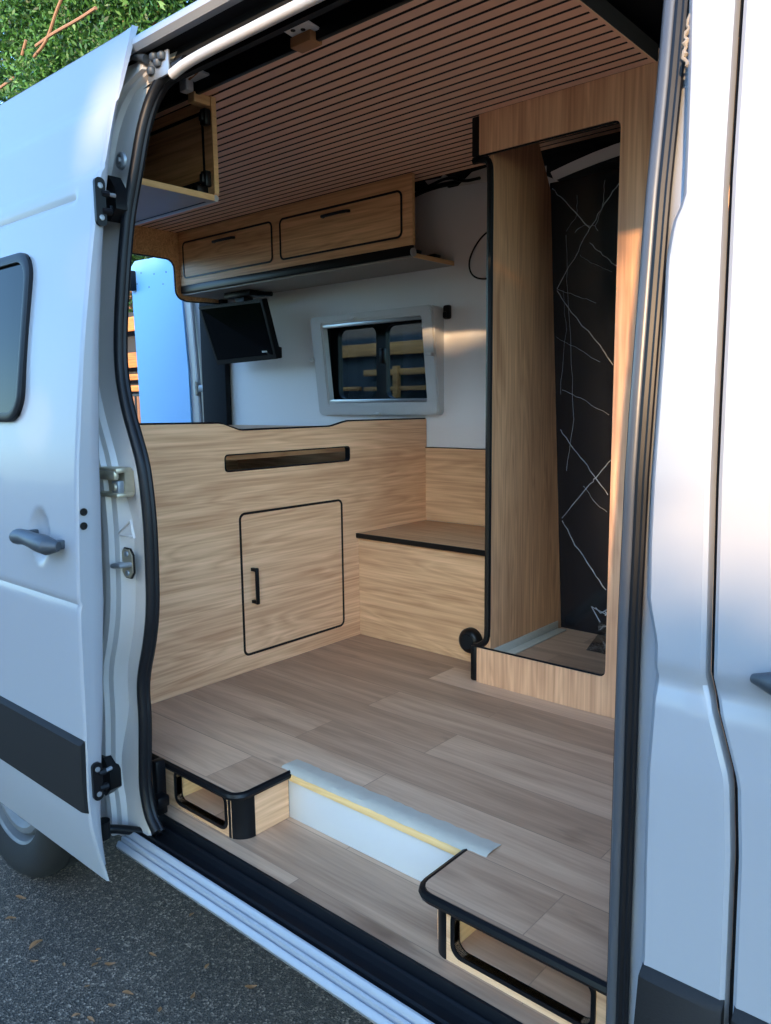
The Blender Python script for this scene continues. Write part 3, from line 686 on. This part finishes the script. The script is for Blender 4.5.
# --- overhead lockers on the far wall
oh = thing('overhead_locker', 'long oak overhead locker with two black outlined flaps above the far window', 'cupboard')
OY = 2.42
mb = MB(); d1 = (-2.712, -2.005, .632, .820); d2 = (-3.462, -2.760, .624, .806)
d1r = rr(-2.708, -2.008, .634, .806, .022); d2r = rr(-3.440, -2.764, .634, .806, .022)
mb.panel('y', OY, .016, [rect(-3.475, -1.955, .598, .861), d1r, d2r], 'oak_up'); mb.build('front_panel', oh)
for a, b_ in ((-2.708, -2.008), (-3.440, -2.764)):
    mb = MB(); ring_panel(mb, 'y', OY-.0025, .018, a-.004, b_+.004, .630, .810, .026, .0085, 'black'); mb.build('flap_edging', oh)
    mb = MB(); mb.panel('y', OY, .016, [rr(a+.003, b_-.003, .637, .803, .019)], 'oak_up'); fl = mb.build('flap', oh)
    c_x = (a+b_)/2; mb = MB(); mb.tube(smooth([(c_x-.075, OY, .775), (c_x-.07, OY-.022, .772), (c_x+.07, OY-.022, .772), (c_x+.075, OY, .775)], 1), .0065, 'black', 8); mb.build('flap_handle', fl)
mb = MB(); mb.box(-3.475, -1.958, OY+.006, OY+.016, .572, .599, 'black', .002); mb.box(-3.475, -1.962, OY+.0, OY+.008, .560, .600, 'black', .006); mb.build('light_channel', oh)['label'] = 'black strip below the flaps'
mb = MB(); mb.box(-3.475, -1.962, OY+.010, 2.694, .553, .569, 'lam'); mb.box(-1.964, -1.957, OY+.012, 2.694, .553, .570, 'ply'); mb.box(-1.957, -1.9545, OY+.002, OY+.014, .60, .858, 'ply'); mb.build('bottom_board', oh)
mb = MB(); mb.lathe((-1.962, OY+.010, .572), 'x', [(0, 0), (.016, 0), (.016, .006), (0, .006)], 'alu', 16); mb.build('corner_joint', oh)
for yy_, zz_ in ((2.475, .572), (2.60, .572)):
    mb = MB(); mb.box(-2.06, -1.975, yy_-.012, yy_+.03, zz_-.003, zz_+.018, 'black', .004); mb.build('bracket', oh)
mb = MB(); mb.box(-1.985, -1.966, OY+.016, OY+.034, .62, .66, 'black', .003); mb.build('bracket', oh)

# --- overhead locker over the sliding door, open end towards us
no_ = thing('overhead_locker', 'unfinished overhead locker beside the door, its raw open end showing', 'cupboard')
NY = 1.455
mb = MB(); nd = rr(-2.75, -1.945, .640, .826, .022)
mb.panel('y', NY, .015, [rect(-3.47, -1.905, .592, .861), nd], 'oak_up'); mb.build('front_panel', no_)
mb = MB(); ring_panel(mb, 'y', NY-.002, .0185, -2.754, -1.941, .636, .830, .026, .0085, 'black'); mb.build('flap_edging', no_)
mb = MB(); mb.panel('y', NY, .015, [rr(-2.747, -1.948, .643, .823, .019)], 'oak_up'); mb.build('flap', no_)
mb = MB(); mb.box(-1.9055, -1.901, NY-.0005, NY+.0155, .600, .861, 'ply'); mb.box(-1.9055, -1.901, 1.052, NY-.002, .5785, .5945, 'ply'); mb.build('raw_edge', no_)['label'] = 'bare plywood edge'
mb = MB(); mb.box(-3.47, -1.9055, 1.052, NY-.002, .578, .594, 'lam'); mb.build('bottom_board', no_)
mb = MB(); mb.tube([(-3.47, NY+.004, .586), (-1.902, NY+.004, .586)], .0095, 'alu', 12); mb.tube([(-3.47, NY-.014, .579), (-1.93, NY-.014, .579)], .003, 'black', 6); mb.build('corner_rail', no_)
for xx, zz_ in ((-1.918, .805), (-1.926, .640)):
    mb = MB(); mb.box(xx-.012, xx+.014, NY-.022, NY-.001, zz_-.022, zz_+.022, 'black', .004); mb.box(xx-.006, xx+.008, NY-.030, NY-.01, zz_-.012, zz_+.012, 'black', .003); mb.build('hinge', no_)
mb = MB(); mb.box(-2.02, -1.955, NY-.030, NY-.001, .612, .632, 'black', .004); mb.box(-1.95, -1.915, NY-.05, NY-.01, .596, .618, 'black', .005); mb.build('latch', no_)
mb = MB(); mb.box(-1.935, -1.905, 1.40, 1.455, .835, .861, 'ply', .002); mb.build('fixing_block', no_)

# --- rear arch panel
mb = MB()
arch = [(1.06, .861), (2.70, .861), (2.70, .538)] + [(2.46, .530)] + [(2.445+.045*math.cos(math.radians(t))-.0, .580+.045*math.sin(math.radians(t))) for t in (-90, -112, -135, -157, -180)] + [(2.398, .66)] + [(2.350+.048*math.cos(math.radians(t)), .682+.048*math.sin(math.radians(t))) for t in (0, 22, 45, 67, 90)] + [(1.06, .733)]
mb.panel('x', -3.50, .018, [arch], 'oak_up'); ar = thing('rear_arch_panel', 'oak panel with curved cut-out framing the view to the rear doors', 'panel'); o = mb.build('panel', ar)
mb = MB(); mb.tube([(-3.49, a, b_-.001) for a, b_ in arch[2:]], .0055, 'black', 6); mb.build('edging', ar)

# --- television on its bracket
tv = thing('television', 'small black flat television hanging tilted below the overhead locker', 'television')
def quad(a, b_, c, d, t, m, mbx):   # a..d corners (front), thickness vector t
    t = Vector(t); f = [Vector(p_) for p_ in (a, b_, c, d)]; bk = [p_+t for p_ in f]
    b2 = bmesh.new(); F = [b2.verts.new(p_) for p_ in f]; B = [b2.verts.new(p_) for p_ in bk]
    b2.faces.new(F); b2.faces.new(B[::-1])
    for k in range(4): b2.faces.new((F[k], B[k], B[(k+1) % 4], F[(k+1) % 4]))
    bmesh.ops.recalc_face_normals(b2, faces=b2.faces[:]); bmesh.ops.bevel(b2, geom=b2.edges[:], offset=.003, segments=2, affect='EDGES'); mbx.merge(b2, m)
TL, TR, BR, BL = P(1, 2.48, 198, 307), P(1, 2.49, 262, 299), P(1, 2.54, 277, 359), P(1, 2.55, 217, 365)
nn = (TR-TL).cross(BL-TL).normalized()
if nn.y < 0: nn = -nn
mb = MB(); quad(TL, TR, BR, BL, nn*.035, 'black', mb); mb.build('casing', tv)
def ins(t, u): return TL.lerp(TR, t).lerp(BL.lerp(BR, t), u)
mb = MB(); quad(ins(.03, .04)-nn*.001, ins(.97, .04)-nn*.001, ins(.97, .93)-nn*.001, ins(.03, .93)-nn*.001, nn*.006, 'screen', mb); mb.build('screen', tv)
mb = MB(); quad(ins(.80, .78)-nn*.002, ins(.89, .78)-nn*.002, ins(.89, .88)-nn*.002, ins(.80, .88)-nn*.002, nn*.008, 'white', mb); mb.build('sticker', tv)
p = P(1, 2.56, 243, 296); mb = MB(); mb.box(p.x-.10, p.x+.10, 2.52, 2.62, .525, .552, 'black', .004); mb.box(p.x-.04, p.x+.03, 2.54, 2.60, .46, .53, 'black', .004); mb.tube([(p.x+.05, 2.56, .54), (p.x+.17, 2.60, .53)], .012, 'black', 8); mb.build('bracket', tv)
mb = MB(); p = P(1, 2.56, 275, 353); mb.box(p.x-.02, p.x+.02, 2.55, 2.59, p.z-.025, p.z+.03, 'black', .006); mb.build('corner_stop', tv)

# --- window on the far wall
w = thing('window_1', 'white framed far wall window with two dark panes', None); w['kind'] = 'structure'
def lean(o, all_=True):      # the window surround leans in at its head, like the van side
    for v in o.data.vertices:
        if all_ or v.co.y < 2.694: v.co.y -= .05*(v.co.z+.056)/.454
mb = MB(); mb.panel('y', 2.672, .027, [rr(-2.742, -2.012, -.056, .398, .022), rr(-2.662, -2.077, .000, .360, .010)], 'white')
mb.panel('y', 2.666, .010, [rr(-2.734, -2.020, -.048, .390, .020), rr(-2.672, -2.067, -.010, .370, .012)], 'white'); lean(mb.build('window_frame', w))
mb = MB(); mb.panel('y', 2.680, .0195, [rr(-2.740, -2.014, -.054, .396, .020), rr(-2.730, -2.024, -.044, .386, .014)], 'white'); lean(mb.build('frame_skirt', w), False)
for z_ in (.344, .001):
    mb = MB(); mb.box(-2.662, -2.077, 2.672, 2.690, z_, z_+.015, 'alu', .002); lean(mb.build('blind_rail', w))
for q in ((357, 319, 1), (375, 414, 1), (313, 360, 0), (431, 354, 0)):
    p = P(1, 2.64, q[0], q[1]); mb = MB(); mb.box(p.x-.012, p.x+.012, 2.655, 2.672, p.z-.007, p.z+.007, 'white', .003); lean(mb.build('blind_clip', w))
mb = MB(); mb.panel('y', 2.80, .05, [rr(-2.93, -1.98, -.07, .45, .03), rr(-2.72, -2.475, .020, .356, .035)], 'black')if False else mb.panel('y', 2.80, .03, [rr(-2.90, -2.0, -.08, .47, .05), rr(-2.735, -2.485, .022, .352, .035), rr(-2.425, -2.06, .022, .352, .035)], 'black')
mb.build('window_sash', w)
mb = MB(); mb.box(-2.90, -2.0, 2.815, 2.821, -.06, .44, 'glass'); mb.build('window_pane', w)
p = P(1, 2.79, 383, 356); mb = MB(); mb.box(p.x-.012, p.x+.012, 2.775, 2.80, p.z-.035, p.z+.035, 'black', .004); mb.build('window_latch', w)
mb = MB()
mb.panel('y', 2.716, .08, [rr(-2.79, -2.01, -.06, .40, .02), rr(-2.78, -2.02, -.05, .39, .02)], 'blackm'); mb.build('window_reveal', w)
# hook right of window
mb = MB(); mb.box(-2.004, -1.972, 2.676, 2.70, .340, .398, 'black', .008); mb.box(-1.998, -1.980, 2.666, 2.68, .343, .370, 'black', .006); tag(mb.build('wall_clip'), 'small black clip on the white wall right of the window', 'clip')
# cable loop, upper loom
mb = MB(); mb.tube(smooth([(-1.70, 2.688, .68), (-1.788, 2.688, .667), (-1.845, 2.688, .625), (-1.885, 2.688, .556), (-1.864, 2.688, .495), (-1.787, 2.688, .478), (-1.70, 2.688, .50)], 3), .0035, 'black', 8)
tag(mb.build('cable'), 'thin black cable loop on the white wall beside the tall cabinet', 'cable')
mb = MB(); mb.tube(smooth([P(1, 2.67, 405, 200), P(1, 2.67, 425, 190), P(1, 2.665, 445, 184), P(1, 2.66, 470, 181), P(1, 2.66, 492, 174)], 3), .010, 'black', 8)
mb.tube(smooth([P(1, 2.62, 425, 188), P(1, 2.60, 450, 176), P(1, 2.60, 462, 182), P(1, 2.60, 480, 178)], 3), .006, 'black', 8)
tag(mb.build('wiring_loom'), 'black wiring loom along the top edge of the far wall', 'wiring')
mb = MB(); mb.grid([[P(1, 2.62, 418, 172), P(1, 2.62, 440, 172)], [P(1, 2.67, 432, 190), P(1, 2.67, 456, 182)]], 'jamb', .01); mb.build('roof_rib', van)
mb = MB(); mb.grid([[(-1.98, 2.68, .86), (-1.30, 2.68, .86)], [(-1.98, 2.64, .93), (-1.30, 2.64, .93)]], 'blackm', .01)
mb.grid([[P(1, 2.65, 458, 186), P(1, 2.65, 500, 180)], [P(1, 2.64, 472, 172), P(1, 2.64, 500, 163)]], 'jamb', .004); mb.build('roof_side_metal', van)

# ceiling brackets in the dark headliner zone
def brk(pts, z, lab):
    t = thing('ceiling_bracket', lab, 'bracket', None)
    q = [P(2, z, *p_) for p_ in pts]; mbx = MB(); quad(*q, (0, 0, .006), 'steelw', mbx); mbx.build('plate', t)
    return t, q
M['steelw'] = plain('primed_bracket', (232, 228, 222), .5, var=.15, bscale=40)
M['batten'] = plain('wood_batten', (176, 122, 78), .7, var=.2, bscale=30)
t1, q1 = brk([(275, 27), (299, 16), (331, 36), (303, 45)], .875, 'white metal roof bracket right of the two in the dark headliner')
mb = MB(); c_ = P(2, .870, 306, 38); mb.box(c_.x-.035, c_.x+.035, c_.y-.02, c_.y+.02, .850, .874, 'batten', .002); mb.build('wood_block', t1)
mb = MB()
for q in ((293, 31), (303, 30), (287, 26)): mb.lathe(P(2, .8735, *q), 'z', [(0, 0), (.006, 0), (.006, .002)], 'black', 10)
mb.build('bolt_hole', t1)
t2, q2 = brk([(182, 78), (193, 68), (226, 82), (214, 90)], .885, 'white metal roof bracket above the unfinished locker')
mb = MB(); c_ = P(2, .875, 205, 89); mb.box(c_.x-.04, c_.x+.035, c_.y-.02, c_.y+.02, .862, .884, 'batten', .002); mb.build('wood_block', t2)
mb = MB(); a = P(2, .88, 186, 82); mb.box(a.x-.02, a.x+.015, a.y-.01, a.y+.015, a.z-.025, a.z+.005, 'white', .004); mb.tube(smooth([a, a+Vector((.05, .0, .01)), a+Vector((.12, -.04, -.01)), a+Vector((.20, -.08, .0)), a+Vector((.27, -.11, .02))], 2), .003, 'batten', 6); mb.build('wire', t2)

# --- step boxes, riser, tape
def step_box(x0, x1, hole, lab, corner_side, vis):
    t = thing('step_box', lab, 'step box')
    r = .035; cs = corner_side
    # top board with one rounded outer corner
    if cs > 0: lp = [(x0, 1.088), (x1-r, 1.088)]+[(x1-r+r*math.cos(math.radians(a)), 1.088+r+r*math.sin(math.radians(a))) for a in (-67, -45, -22, 0)]+[(x1, 1.265), (x0, 1.265)]
    else: lp = [(x1, 1.265), (x0, 1.265), (x0, 1.088+r)]+[(x0+r-r*math.cos(math.radians(a)), 1.088+r-r*math.sin(math.radians(a))) for a in (22, 45, 67, 90)]+[(x1, 1.088)]
    mbx = MB(); mbx.panel('z', FZ-.012, .012, [lp], 'floor'); mbx.build('top_board', t)
    el = lp[:-1] if cs > 0 else lp[1:]
    mbx = MB(); mbx.tube([(a, b_, FZ-.009) for a, b_ in el], .0105, 'black', 8, flat=1); mbx.build('top_edging', t)
    fx0, fx1 = (x0, x1-.045) if cs > 0 else (x0+.060, x1)
    mbx = MB(); mbx.panel('y', 1.105, .014, [rect(fx0, fx1, SZ+.001, FZ-.014), hole], 'oak_x')
    sx = x1-.012 if cs > 0 else x0+.024
    mbx.box(sx-.012, sx+.0, 1.14, 1.264, SZ+.001, FZ-.014, 'oak_y'); mbx.build('box_side', t)
    xs_ = [p_[0] for p_ in hole]; zs_ = [p_[1] for p_ in hole]
    mbx = MB(); mbx.panel('y', 1.1015, .02, [rr(min(xs_)-.008, max(xs_)+.008, min(zs_)-.008, max(zs_)+.008, .024), hole], 'black'); mbx.build('opening_edging', t)
    mbx = MB(); mbx.box(min(xs_)-.02, min(xs_)-.008, 1.12, 1.262, SZ+.001, FZ-.014, 'ply'); mbx.box(max(xs_)+.006, max(xs_)+.016, 1.12, 1.262, SZ+.001, FZ-.014, 'oak_y')
    mbx.box(min(xs_)-.01, max(xs_)+.01, 1.252, 1.262, SZ+.001, FZ-.014, 'oak_x'); mbx.box(min(xs_)-.01, max(xs_)+.01, 1.12, 1.25, min(zs_)-.012, min(zs_)-.002, 'floor'); mbx.build('inner_tray', t)
    # rounded black corner post
    arc_ = [(x1-.010-.046+.046*math.cos(math.radians(a)), 1.104+.046+.046*math.sin(math.radians(a))) for a in range(-90, 1, 10)] if cs > 0 else [(x0+.024+.034-.034*math.cos(math.radians(a)), 1.104+.034-.034*math.sin(math.radians(a))) for a in range(0, 91, 10)]
    mbx = MB(); mbx.grid([[(a, b_, FZ-.014) for a, b_ in arc_], [(a, b_, SZ+.001) for a, b_ in arc_]], 'black', .008, (-cs*.6, .8, 0)); mbx.build('corner_post', t)
    return t
step_box(-1.86, -1.432, rr(-1.708, -1.500, -1.043, -.962, .016), 'left step box by the slid door, small black rimmed opening in its front', 1, 0)
step_box(-.880, -.40, rr(-.800, -.520, -1.040, -.958, .020), 'right step box by the front pillar, wide black rimmed opening in its front', -1, 0)
mb = MB(); mb.box(-1.446, -.846, 1.266, 1.280, SZ+.001, FZ-.014, 'white', .001); ri = thing('step_riser', 'white step riser board with raw wood lip between the two step boxes', 'riser'); mb.build('riser_board', ri)
mb = MB(); mb.box(-1.431, -.862, 1.255, 1.266, FZ-.026, FZ-.006, 'plyx', .002); mb.build('wood_lip', ri)
mb = MB(); rows = []
random.seed(5)
for k in range(40):
    x = -1.462+.66*k/39*.955; j = random.uniform(-.003, .003)
    rows.append([(x, 1.252+j*.5, FZ-.004), (x, 1.262+j, FZ+.0035), (x, 1.285, FZ+.003+abs(j)*.5), (x, 1.312+j, FZ+.0015)])
mb.grid(rows, 'tape', .0006, (0, 0, 1)); tag(mb.build('tape_strip'), 'translucent tape along the floor edge above the white riser', 'tape')

# ================================================================== OUTSIDE
def foliage(n, f, size, m, parent, name='foliage', wr=.34):
    vs, fs = [], []
    for i in range(n):
        c = f(); a = Vector((random.gauss(0, 1), random.gauss(0, 1), random.gauss(0, 1))).normalized(); b_ = a.orthogonal().normalized()
        b_.rotate(Matrix.Rotation(random.uniform(0, 6.28), 3, a)); s_ = size*random.uniform(.6, 1.4)
        k = len(vs); vs += [c-a*s_, c-b_*s_*wr, c+a*s_, c+b_*s_*wr]; fs.append((k, k+1, k+2, k+3))
    me = bpy.data.meshes.new(name); me.from_pydata(vs, [], fs); me.materials.append(M[m])
    o = bpy.data.objects.new(name, me); COL.objects.link(o); o.parent = parent; return o
def tree(c, r, n, size, lab, hgt, seed):
    random.seed(seed)
    t = thing('evergreen_tree', lab, 'tree', None)
    blobs = []
    for _ in range(120):
        d = Vector((random.gauss(0, 1), random.gauss(0, 1), random.gauss(0, 1))).normalized()*random.uniform(.45, 1)
        blobs.append((c+Vector((d.x*r[0], d.y*r[1], d.z*r[2])), random.uniform(.4, .8)))
    def f():
        b_, q = random.choice(blobs); d = Vector((random.gauss(0, 1), random.gauss(0, 1), random.gauss(0, 1))).normalized()
        return b_+d*q*random.uniform(.6, 1.05)
    foliage(n, f, size, 'leaf', t)
    mbx = MB(); mbx.tube([(c.x, c.y, -H), (c.x+.1, c.y, c.z-r[2]*.5), (c.x, c.y, c.z+r[2]*.5)], [.18, .14, .05], 'bark', 10); mbx.build('trunk', t)
    for k in range(7):
        a = c+Vector((random.uniform(-.2, .2), 0, random.uniform(-r[2]*.6, r[2]*.3))); e = a+Vector((random.uniform(-1, 1)*r[0], -random.uniform(.4, 1)*r[1], random.uniform(.2, .9)*r[2]*.6))
        mbx = MB(); mbx.tube([a, a.lerp(e, .5)+Vector((0, 0, .08)), e], [.05, .03, .012], 'bark', 7); mbx.build('branch', t)
    return t
T1 = tree(Vector((-10.2, 6.2, 3.9)), (4.8, 1.2, 3.2), 200000, .042, 'dense green evergreen tree rising behind the van at upper left', 0, 21)
for pts in ([(34, 57), (47, 41), (56, 12), (62, -2)], [(36, 46), (52, 34), (78, 20), (96, 8)], [(22, 55), (26, 40)], [(0, 88), (14, 78)]):
    q = [P(1, 4.95, *p_) for p_ in pts]; mb = MB(); mb.tube(smooth(q, 2), .019, 'bark', 7); mb.build('branch', T1)
0 and tree(Vector((-6.6, 7.2, 1.6)), (3.0, 1.2, 1.9), 26000, .06, 'lower evergreen tree behind the slatted fence', 0, 22)

# fence beyond the van
fe = thing('slatted_fence', 'orange brown slatted fence behind the van seen through its rear opening', 'fence')
for z0, z1 in ((.74, .88), (.38, .53), (.255, .315), (.14, .20)):
    mb = MB(); mb.box(-9.0, -5.4, 4.40, 4.43, z0, z1, 'fence', .004); mb.build('board', fe)
for x in (-8.9, -7.6, -6.3, -5.5): mb = MB(); mb.box(x, x+.09, 4.43, 4.52, -H, 1.0, 'fence', .004); mb.build('post', fe)
mb = MB(); mb.box(-9.0, -5.4, 4.53, 4.55, .1, .95, 'dark'); mb.build('backing_cloth', fe)
ig = thing('iron_gate', 'black wrought iron gate below the slatted fence', 'gate')
for k in range(16):
    x = -8.4+.14*k; mb = MB(); mb.box(x, x+.016, 4.36, 4.376, -1.2, .10, 'iron'); mb.build('bar', ig)
mb = MB(); mb.box(-8.4, -6.25, 4.355, 4.38, .09, .115, 'iron'); mb.build('rail', ig); mb = MB(); mb.box(-8.4, -6.25, 4.355, 4.38, -1.2, -1.17, 'iron'); mb.build('rail', ig)
for k in range(7):
    x = -8.33+.28*k; mb = MB(); mb.tube([(x+.05*math.cos(t_), 4.36, -.02+.05*math.sin(t_)) for t_ in [i*PI/6 for i in range(12)]], .007, 'iron', 6, cyclic=True); mb.build('scroll', ig)
f2 = thing('timber_rail_fence', 'dim timber rail fence outside the far window', 'fence')
for z0, z1, xa, xb in ((.34, .43, -5.2, -2.6), (.195, .240, -4.0, -2.6), (.085, .115, -4.0, -2.6), (.09, .12, -5.2, -4.05)):
    mb = MB(); mb.box(xa, xb, 4.36, 4.40, z0, z1, 'fence', .004); mb.build('rail', f2)
for x in (-3.70, -4.9): mb = MB(); mb.box(x, x+.045, 4.34, 4.38, .03 if x > -4 else -H, .26, 'fence', .003); mb.build('post', f2)
mb = MB(); mb.box(-5.3, -2.4, 4.44, 4.46, -H, .9, 'dark'); mb.build('shade_cloth', f2)

# ------------------------------------------------ finalise: origins at the base, heights above ground
dg = bpy.context.evaluated_depsgraph_get()
def descend(o):
    out = [o]
    for c in o.children: out += descend(c)
    return out
roots = [o for o in S.objects if o.parent is None and o.type in ('MESH', 'EMPTY')]
for r_ in roots:
    ms = [o for o in descend(r_) if o.type == 'MESH']
    lo = Vector((1e9,)*3); hi = Vector((-1e9,)*3)
    for o in ms:
        for v in o.data.vertices:
            for k in range(3):
                lo[k] = min(lo[k], v.co[k]); hi[k] = max(hi[k], v.co[k])
    b_ = Vector(((lo.x+hi.x)/2, (lo.y+hi.y)/2, lo.z))
    for o in ms: o.data.transform(Matrix.Translation(-b_))
    r_.location = b_+Vector((0, 0, H))

# ------------------------------------------------ fallen leaves (placed on the ground, each its own object)
def leafmesh(seed):
    random.seed(seed); me = bpy.data.meshes.new('fallen_leaf'); n = 7; vs = []; fs = []
    for i in range(n+1):
        t = i/n; wv = .012*math.sin(PI*t**.8)+.0006; x = (t-.5)*.058; zc = .004+.008*math.sin(t*3+seed)
        vs += [(x, -wv, zc+.005), (x, 0, zc), (x, wv, zc+.006)]
    for i in range(n):
        for k in (0, 1): a = i*3+k; fs.append((a, a+1, a+4, a+3))
    me.from_pydata(vs, [], fs); me.materials.append(M['dry'])
    z = min(v.co.z for v in me.vertices)
    for v in me.vertices: v.co.z -= z-.001
    return me
LM = [leafmesh(k) for k in range(4)]
LF = [(36, 946, 1.7, 80, 'largest pale golden leaf upright on the asphalt at lower left'), (11, 920, 1.1, 50, 'fallen brown leaf on the asphalt at the left picture edge'), (21, 899, 1.2, 20, 'curled brown leaf nearest the rear wheel'),
      (34, 962, .8, 30, 'small tan leaf just below the largest golden leaf'), (64, 965, .7, 140, None), (95, 966, .9, 85, 'left one of the trio of brown leaves lying close together'), (99, 960, .8, 95, 'middle one of the trio of brown leaves lying close together'), (110, 965, 1.1, 30, 'right one of the trio of brown leaves lying close together'),
      (98, 950, .6, 60, None), (128, 995, 1.1, 20, 'broad brown leaf near the bottom edge centre of the asphalt'), (160, 1011, 1.0, 120, 'tan leaf at the bottom edge of the asphalt'), (193, 997, 1.0, 100, 'orange leaf low on the asphalt right of the tan one'),
      (207, 967, .8, 90, None), (192, 916, 1.0, 95, 'single brown leaf under the van sill'), (153, 956, .9, 10, None), (251, 988, 1.2, 30, 'dark curled leaf rightmost on the asphalt'), (76, 1016, .8, 45, None), (91, 1021, .9, 0, None), (87, 987, .6, 70, None), (112, 1006, .8, 20, None)]
for i, (px, py, s_, a, lab) in enumerate(LF):
    o = bpy.data.objects.new('fallen_leaf', LM[i % 4]); COL.objects.link(o); p = P(2, -H, px, py)
    o.location = (p.x, p.y, 0.0); o.rotation_euler = (0, 0, math.radians(a+20)); o.scale = (s_*.47,)*3
    tag(o, lab or 'tiny brown leaf fragment on the grey asphalt', 'leaf', 'fallen leaves on the asphalt')

# ================================================================== LIGHT
SUN_EL, SUN_AZ = math.radians(13), math.radians(25)
sd_ = Vector((math.cos(SUN_EL)*math.sin(SUN_AZ), -math.cos(SUN_EL)*math.cos(SUN_AZ), math.sin(SUN_EL)))
sun = bpy.data.lights.new('sun', 'SUN'); sun.energy = 6.6; sun.color = (1, .66, .36); sun.angle = math.radians(1.1)
so = bpy.data.objects.new('sun', sun); COL.objects.link(so); so.rotation_euler = sd_.to_track_quat('Z', 'Y').to_euler()
so.location = sd_*20
# unseen hedge added to shade the van, leaves left out for sun patches
su = Vector((0, 0, 1)).cross(sd_).normalized(); sv = sd_.cross(su).normalized()
HOLES = [         ((-1.62, .95, .60), .10, .16), ((-1.67, .90, .30), .07, .14), ((-1.80, .86, .02), .05, .10), ((-1.93, .93, .58), .06, .08), ((-1.74, .83, -.20), .035, .07),
         ((-1.82, .80, -.62), .05, .06), ((-1.1, 1.06, .79), .62, .12), ((-1.70, .97, .45), .05, .35), ((-1.70, .95, .05), .03, .2),
         ((-1.95, 2.7, .25), .018, .06), ((-1.385, 2.22, -.62), .03, .04), ((-1.385, 2.30, -.70), .03, .03), ((-1.17, 2.09, -.87), .045, .05), ((-.85, 1.66, -.93), .10, .025), ((-.95, 1.9, -.93), .05, .015)]
HU = [(Vector(p_).dot(su), Vector(p_).dot(sv), a, b_) for p_, a, b_ in HOLES]
VT = Vector((0, .93, -.27)).dot(sv)
random.seed(99); cent = []
DH = 6.5
while len(cent) < 15000:
    u_ = random.uniform(-5.5, 4.0); v_ = random.uniform(-1.6, 1.55+.25*math.sin(u_*1.7)+.12*math.sin(u_*5))
    if u_ > -.035 and v_ > VT+.03*math.sin(u_*9)-.05*u_: continue
    if any(((u_-a)/c_)**2+((v_-b_)/d_)**2 < 1.0 for a, b_, c_, d_ in HU): continue
    p_ = su*u_+sv*v_+sd_*(DH+random.uniform(-.5, .5)); p_.z += H
    if p_.z > .05: cent.append(p_)
hedge = thing('blocker_hedge', 'unseen leafy hedge added behind the camera to shade the van', 'hedge')
it = iter(cent); fo = foliage(len(cent), lambda: next(it), .16, 'leaf2', hedge, wr=.5)
mb = MB()
for k in range(6):
    x_ = 1.0+1.0*k-1.5; mb.tube([(x_, -DH*.88, 0), (x_+.1, -DH*.9, .8)], [.05, .03], 'bark', 7)
mb.build('stem', hedge)

random.seed(41)
h2 = thing('blocker_hedge', 'unseen long hedge added at left to darken reflections in the glass', 'hedge')  # added out of view so low sky stays out of the window glass
foliage(9000, lambda: Vector((random.uniform(-16, -4.2), -7.6+random.uniform(-.5, .5)+.0, random.uniform(.05, 3.6))), .26, 'leaf2', h2, wr=.5)
wd = bpy.data.worlds.new('World'); S.world = wd; wd.use_nodes = True; n = wd.node_tree.nodes; l = wd.node_tree.links
sky = n.new('ShaderNodeTexSky'); sky.sky_type = 'NISHITA'; sky.sun_disc = False; sky.sun_elevation = math.radians(28); sky.sun_rotation = math.radians(155); sky.air_density = 1.0; sky.dust_density = .6; sky.ozone_density = 1.2
bg = n['Background']; bg.inputs['Strength'].default_value = .46
tn = n.new('ShaderNodeMixRGB'); tn.blend_type = 'MULTIPLY'; tn.inputs[0].default_value = 1; tn.inputs[2].default_value = (.67, .94, 1.14, 1)
l.new(sky.outputs[0], tn.inputs[1]); l.new(tn.outputs[0], bg.inputs[0])

vs_ = S.view_settings; vs_.view_transform = 'Standard'; vs_.look = 'None'; vs_.gamma = 1; vs_.use_curve_mapping = False; vs_.exposure = 0.86
S.cycles.max_bounces = 10; S.cycles.diffuse_bounces = 10
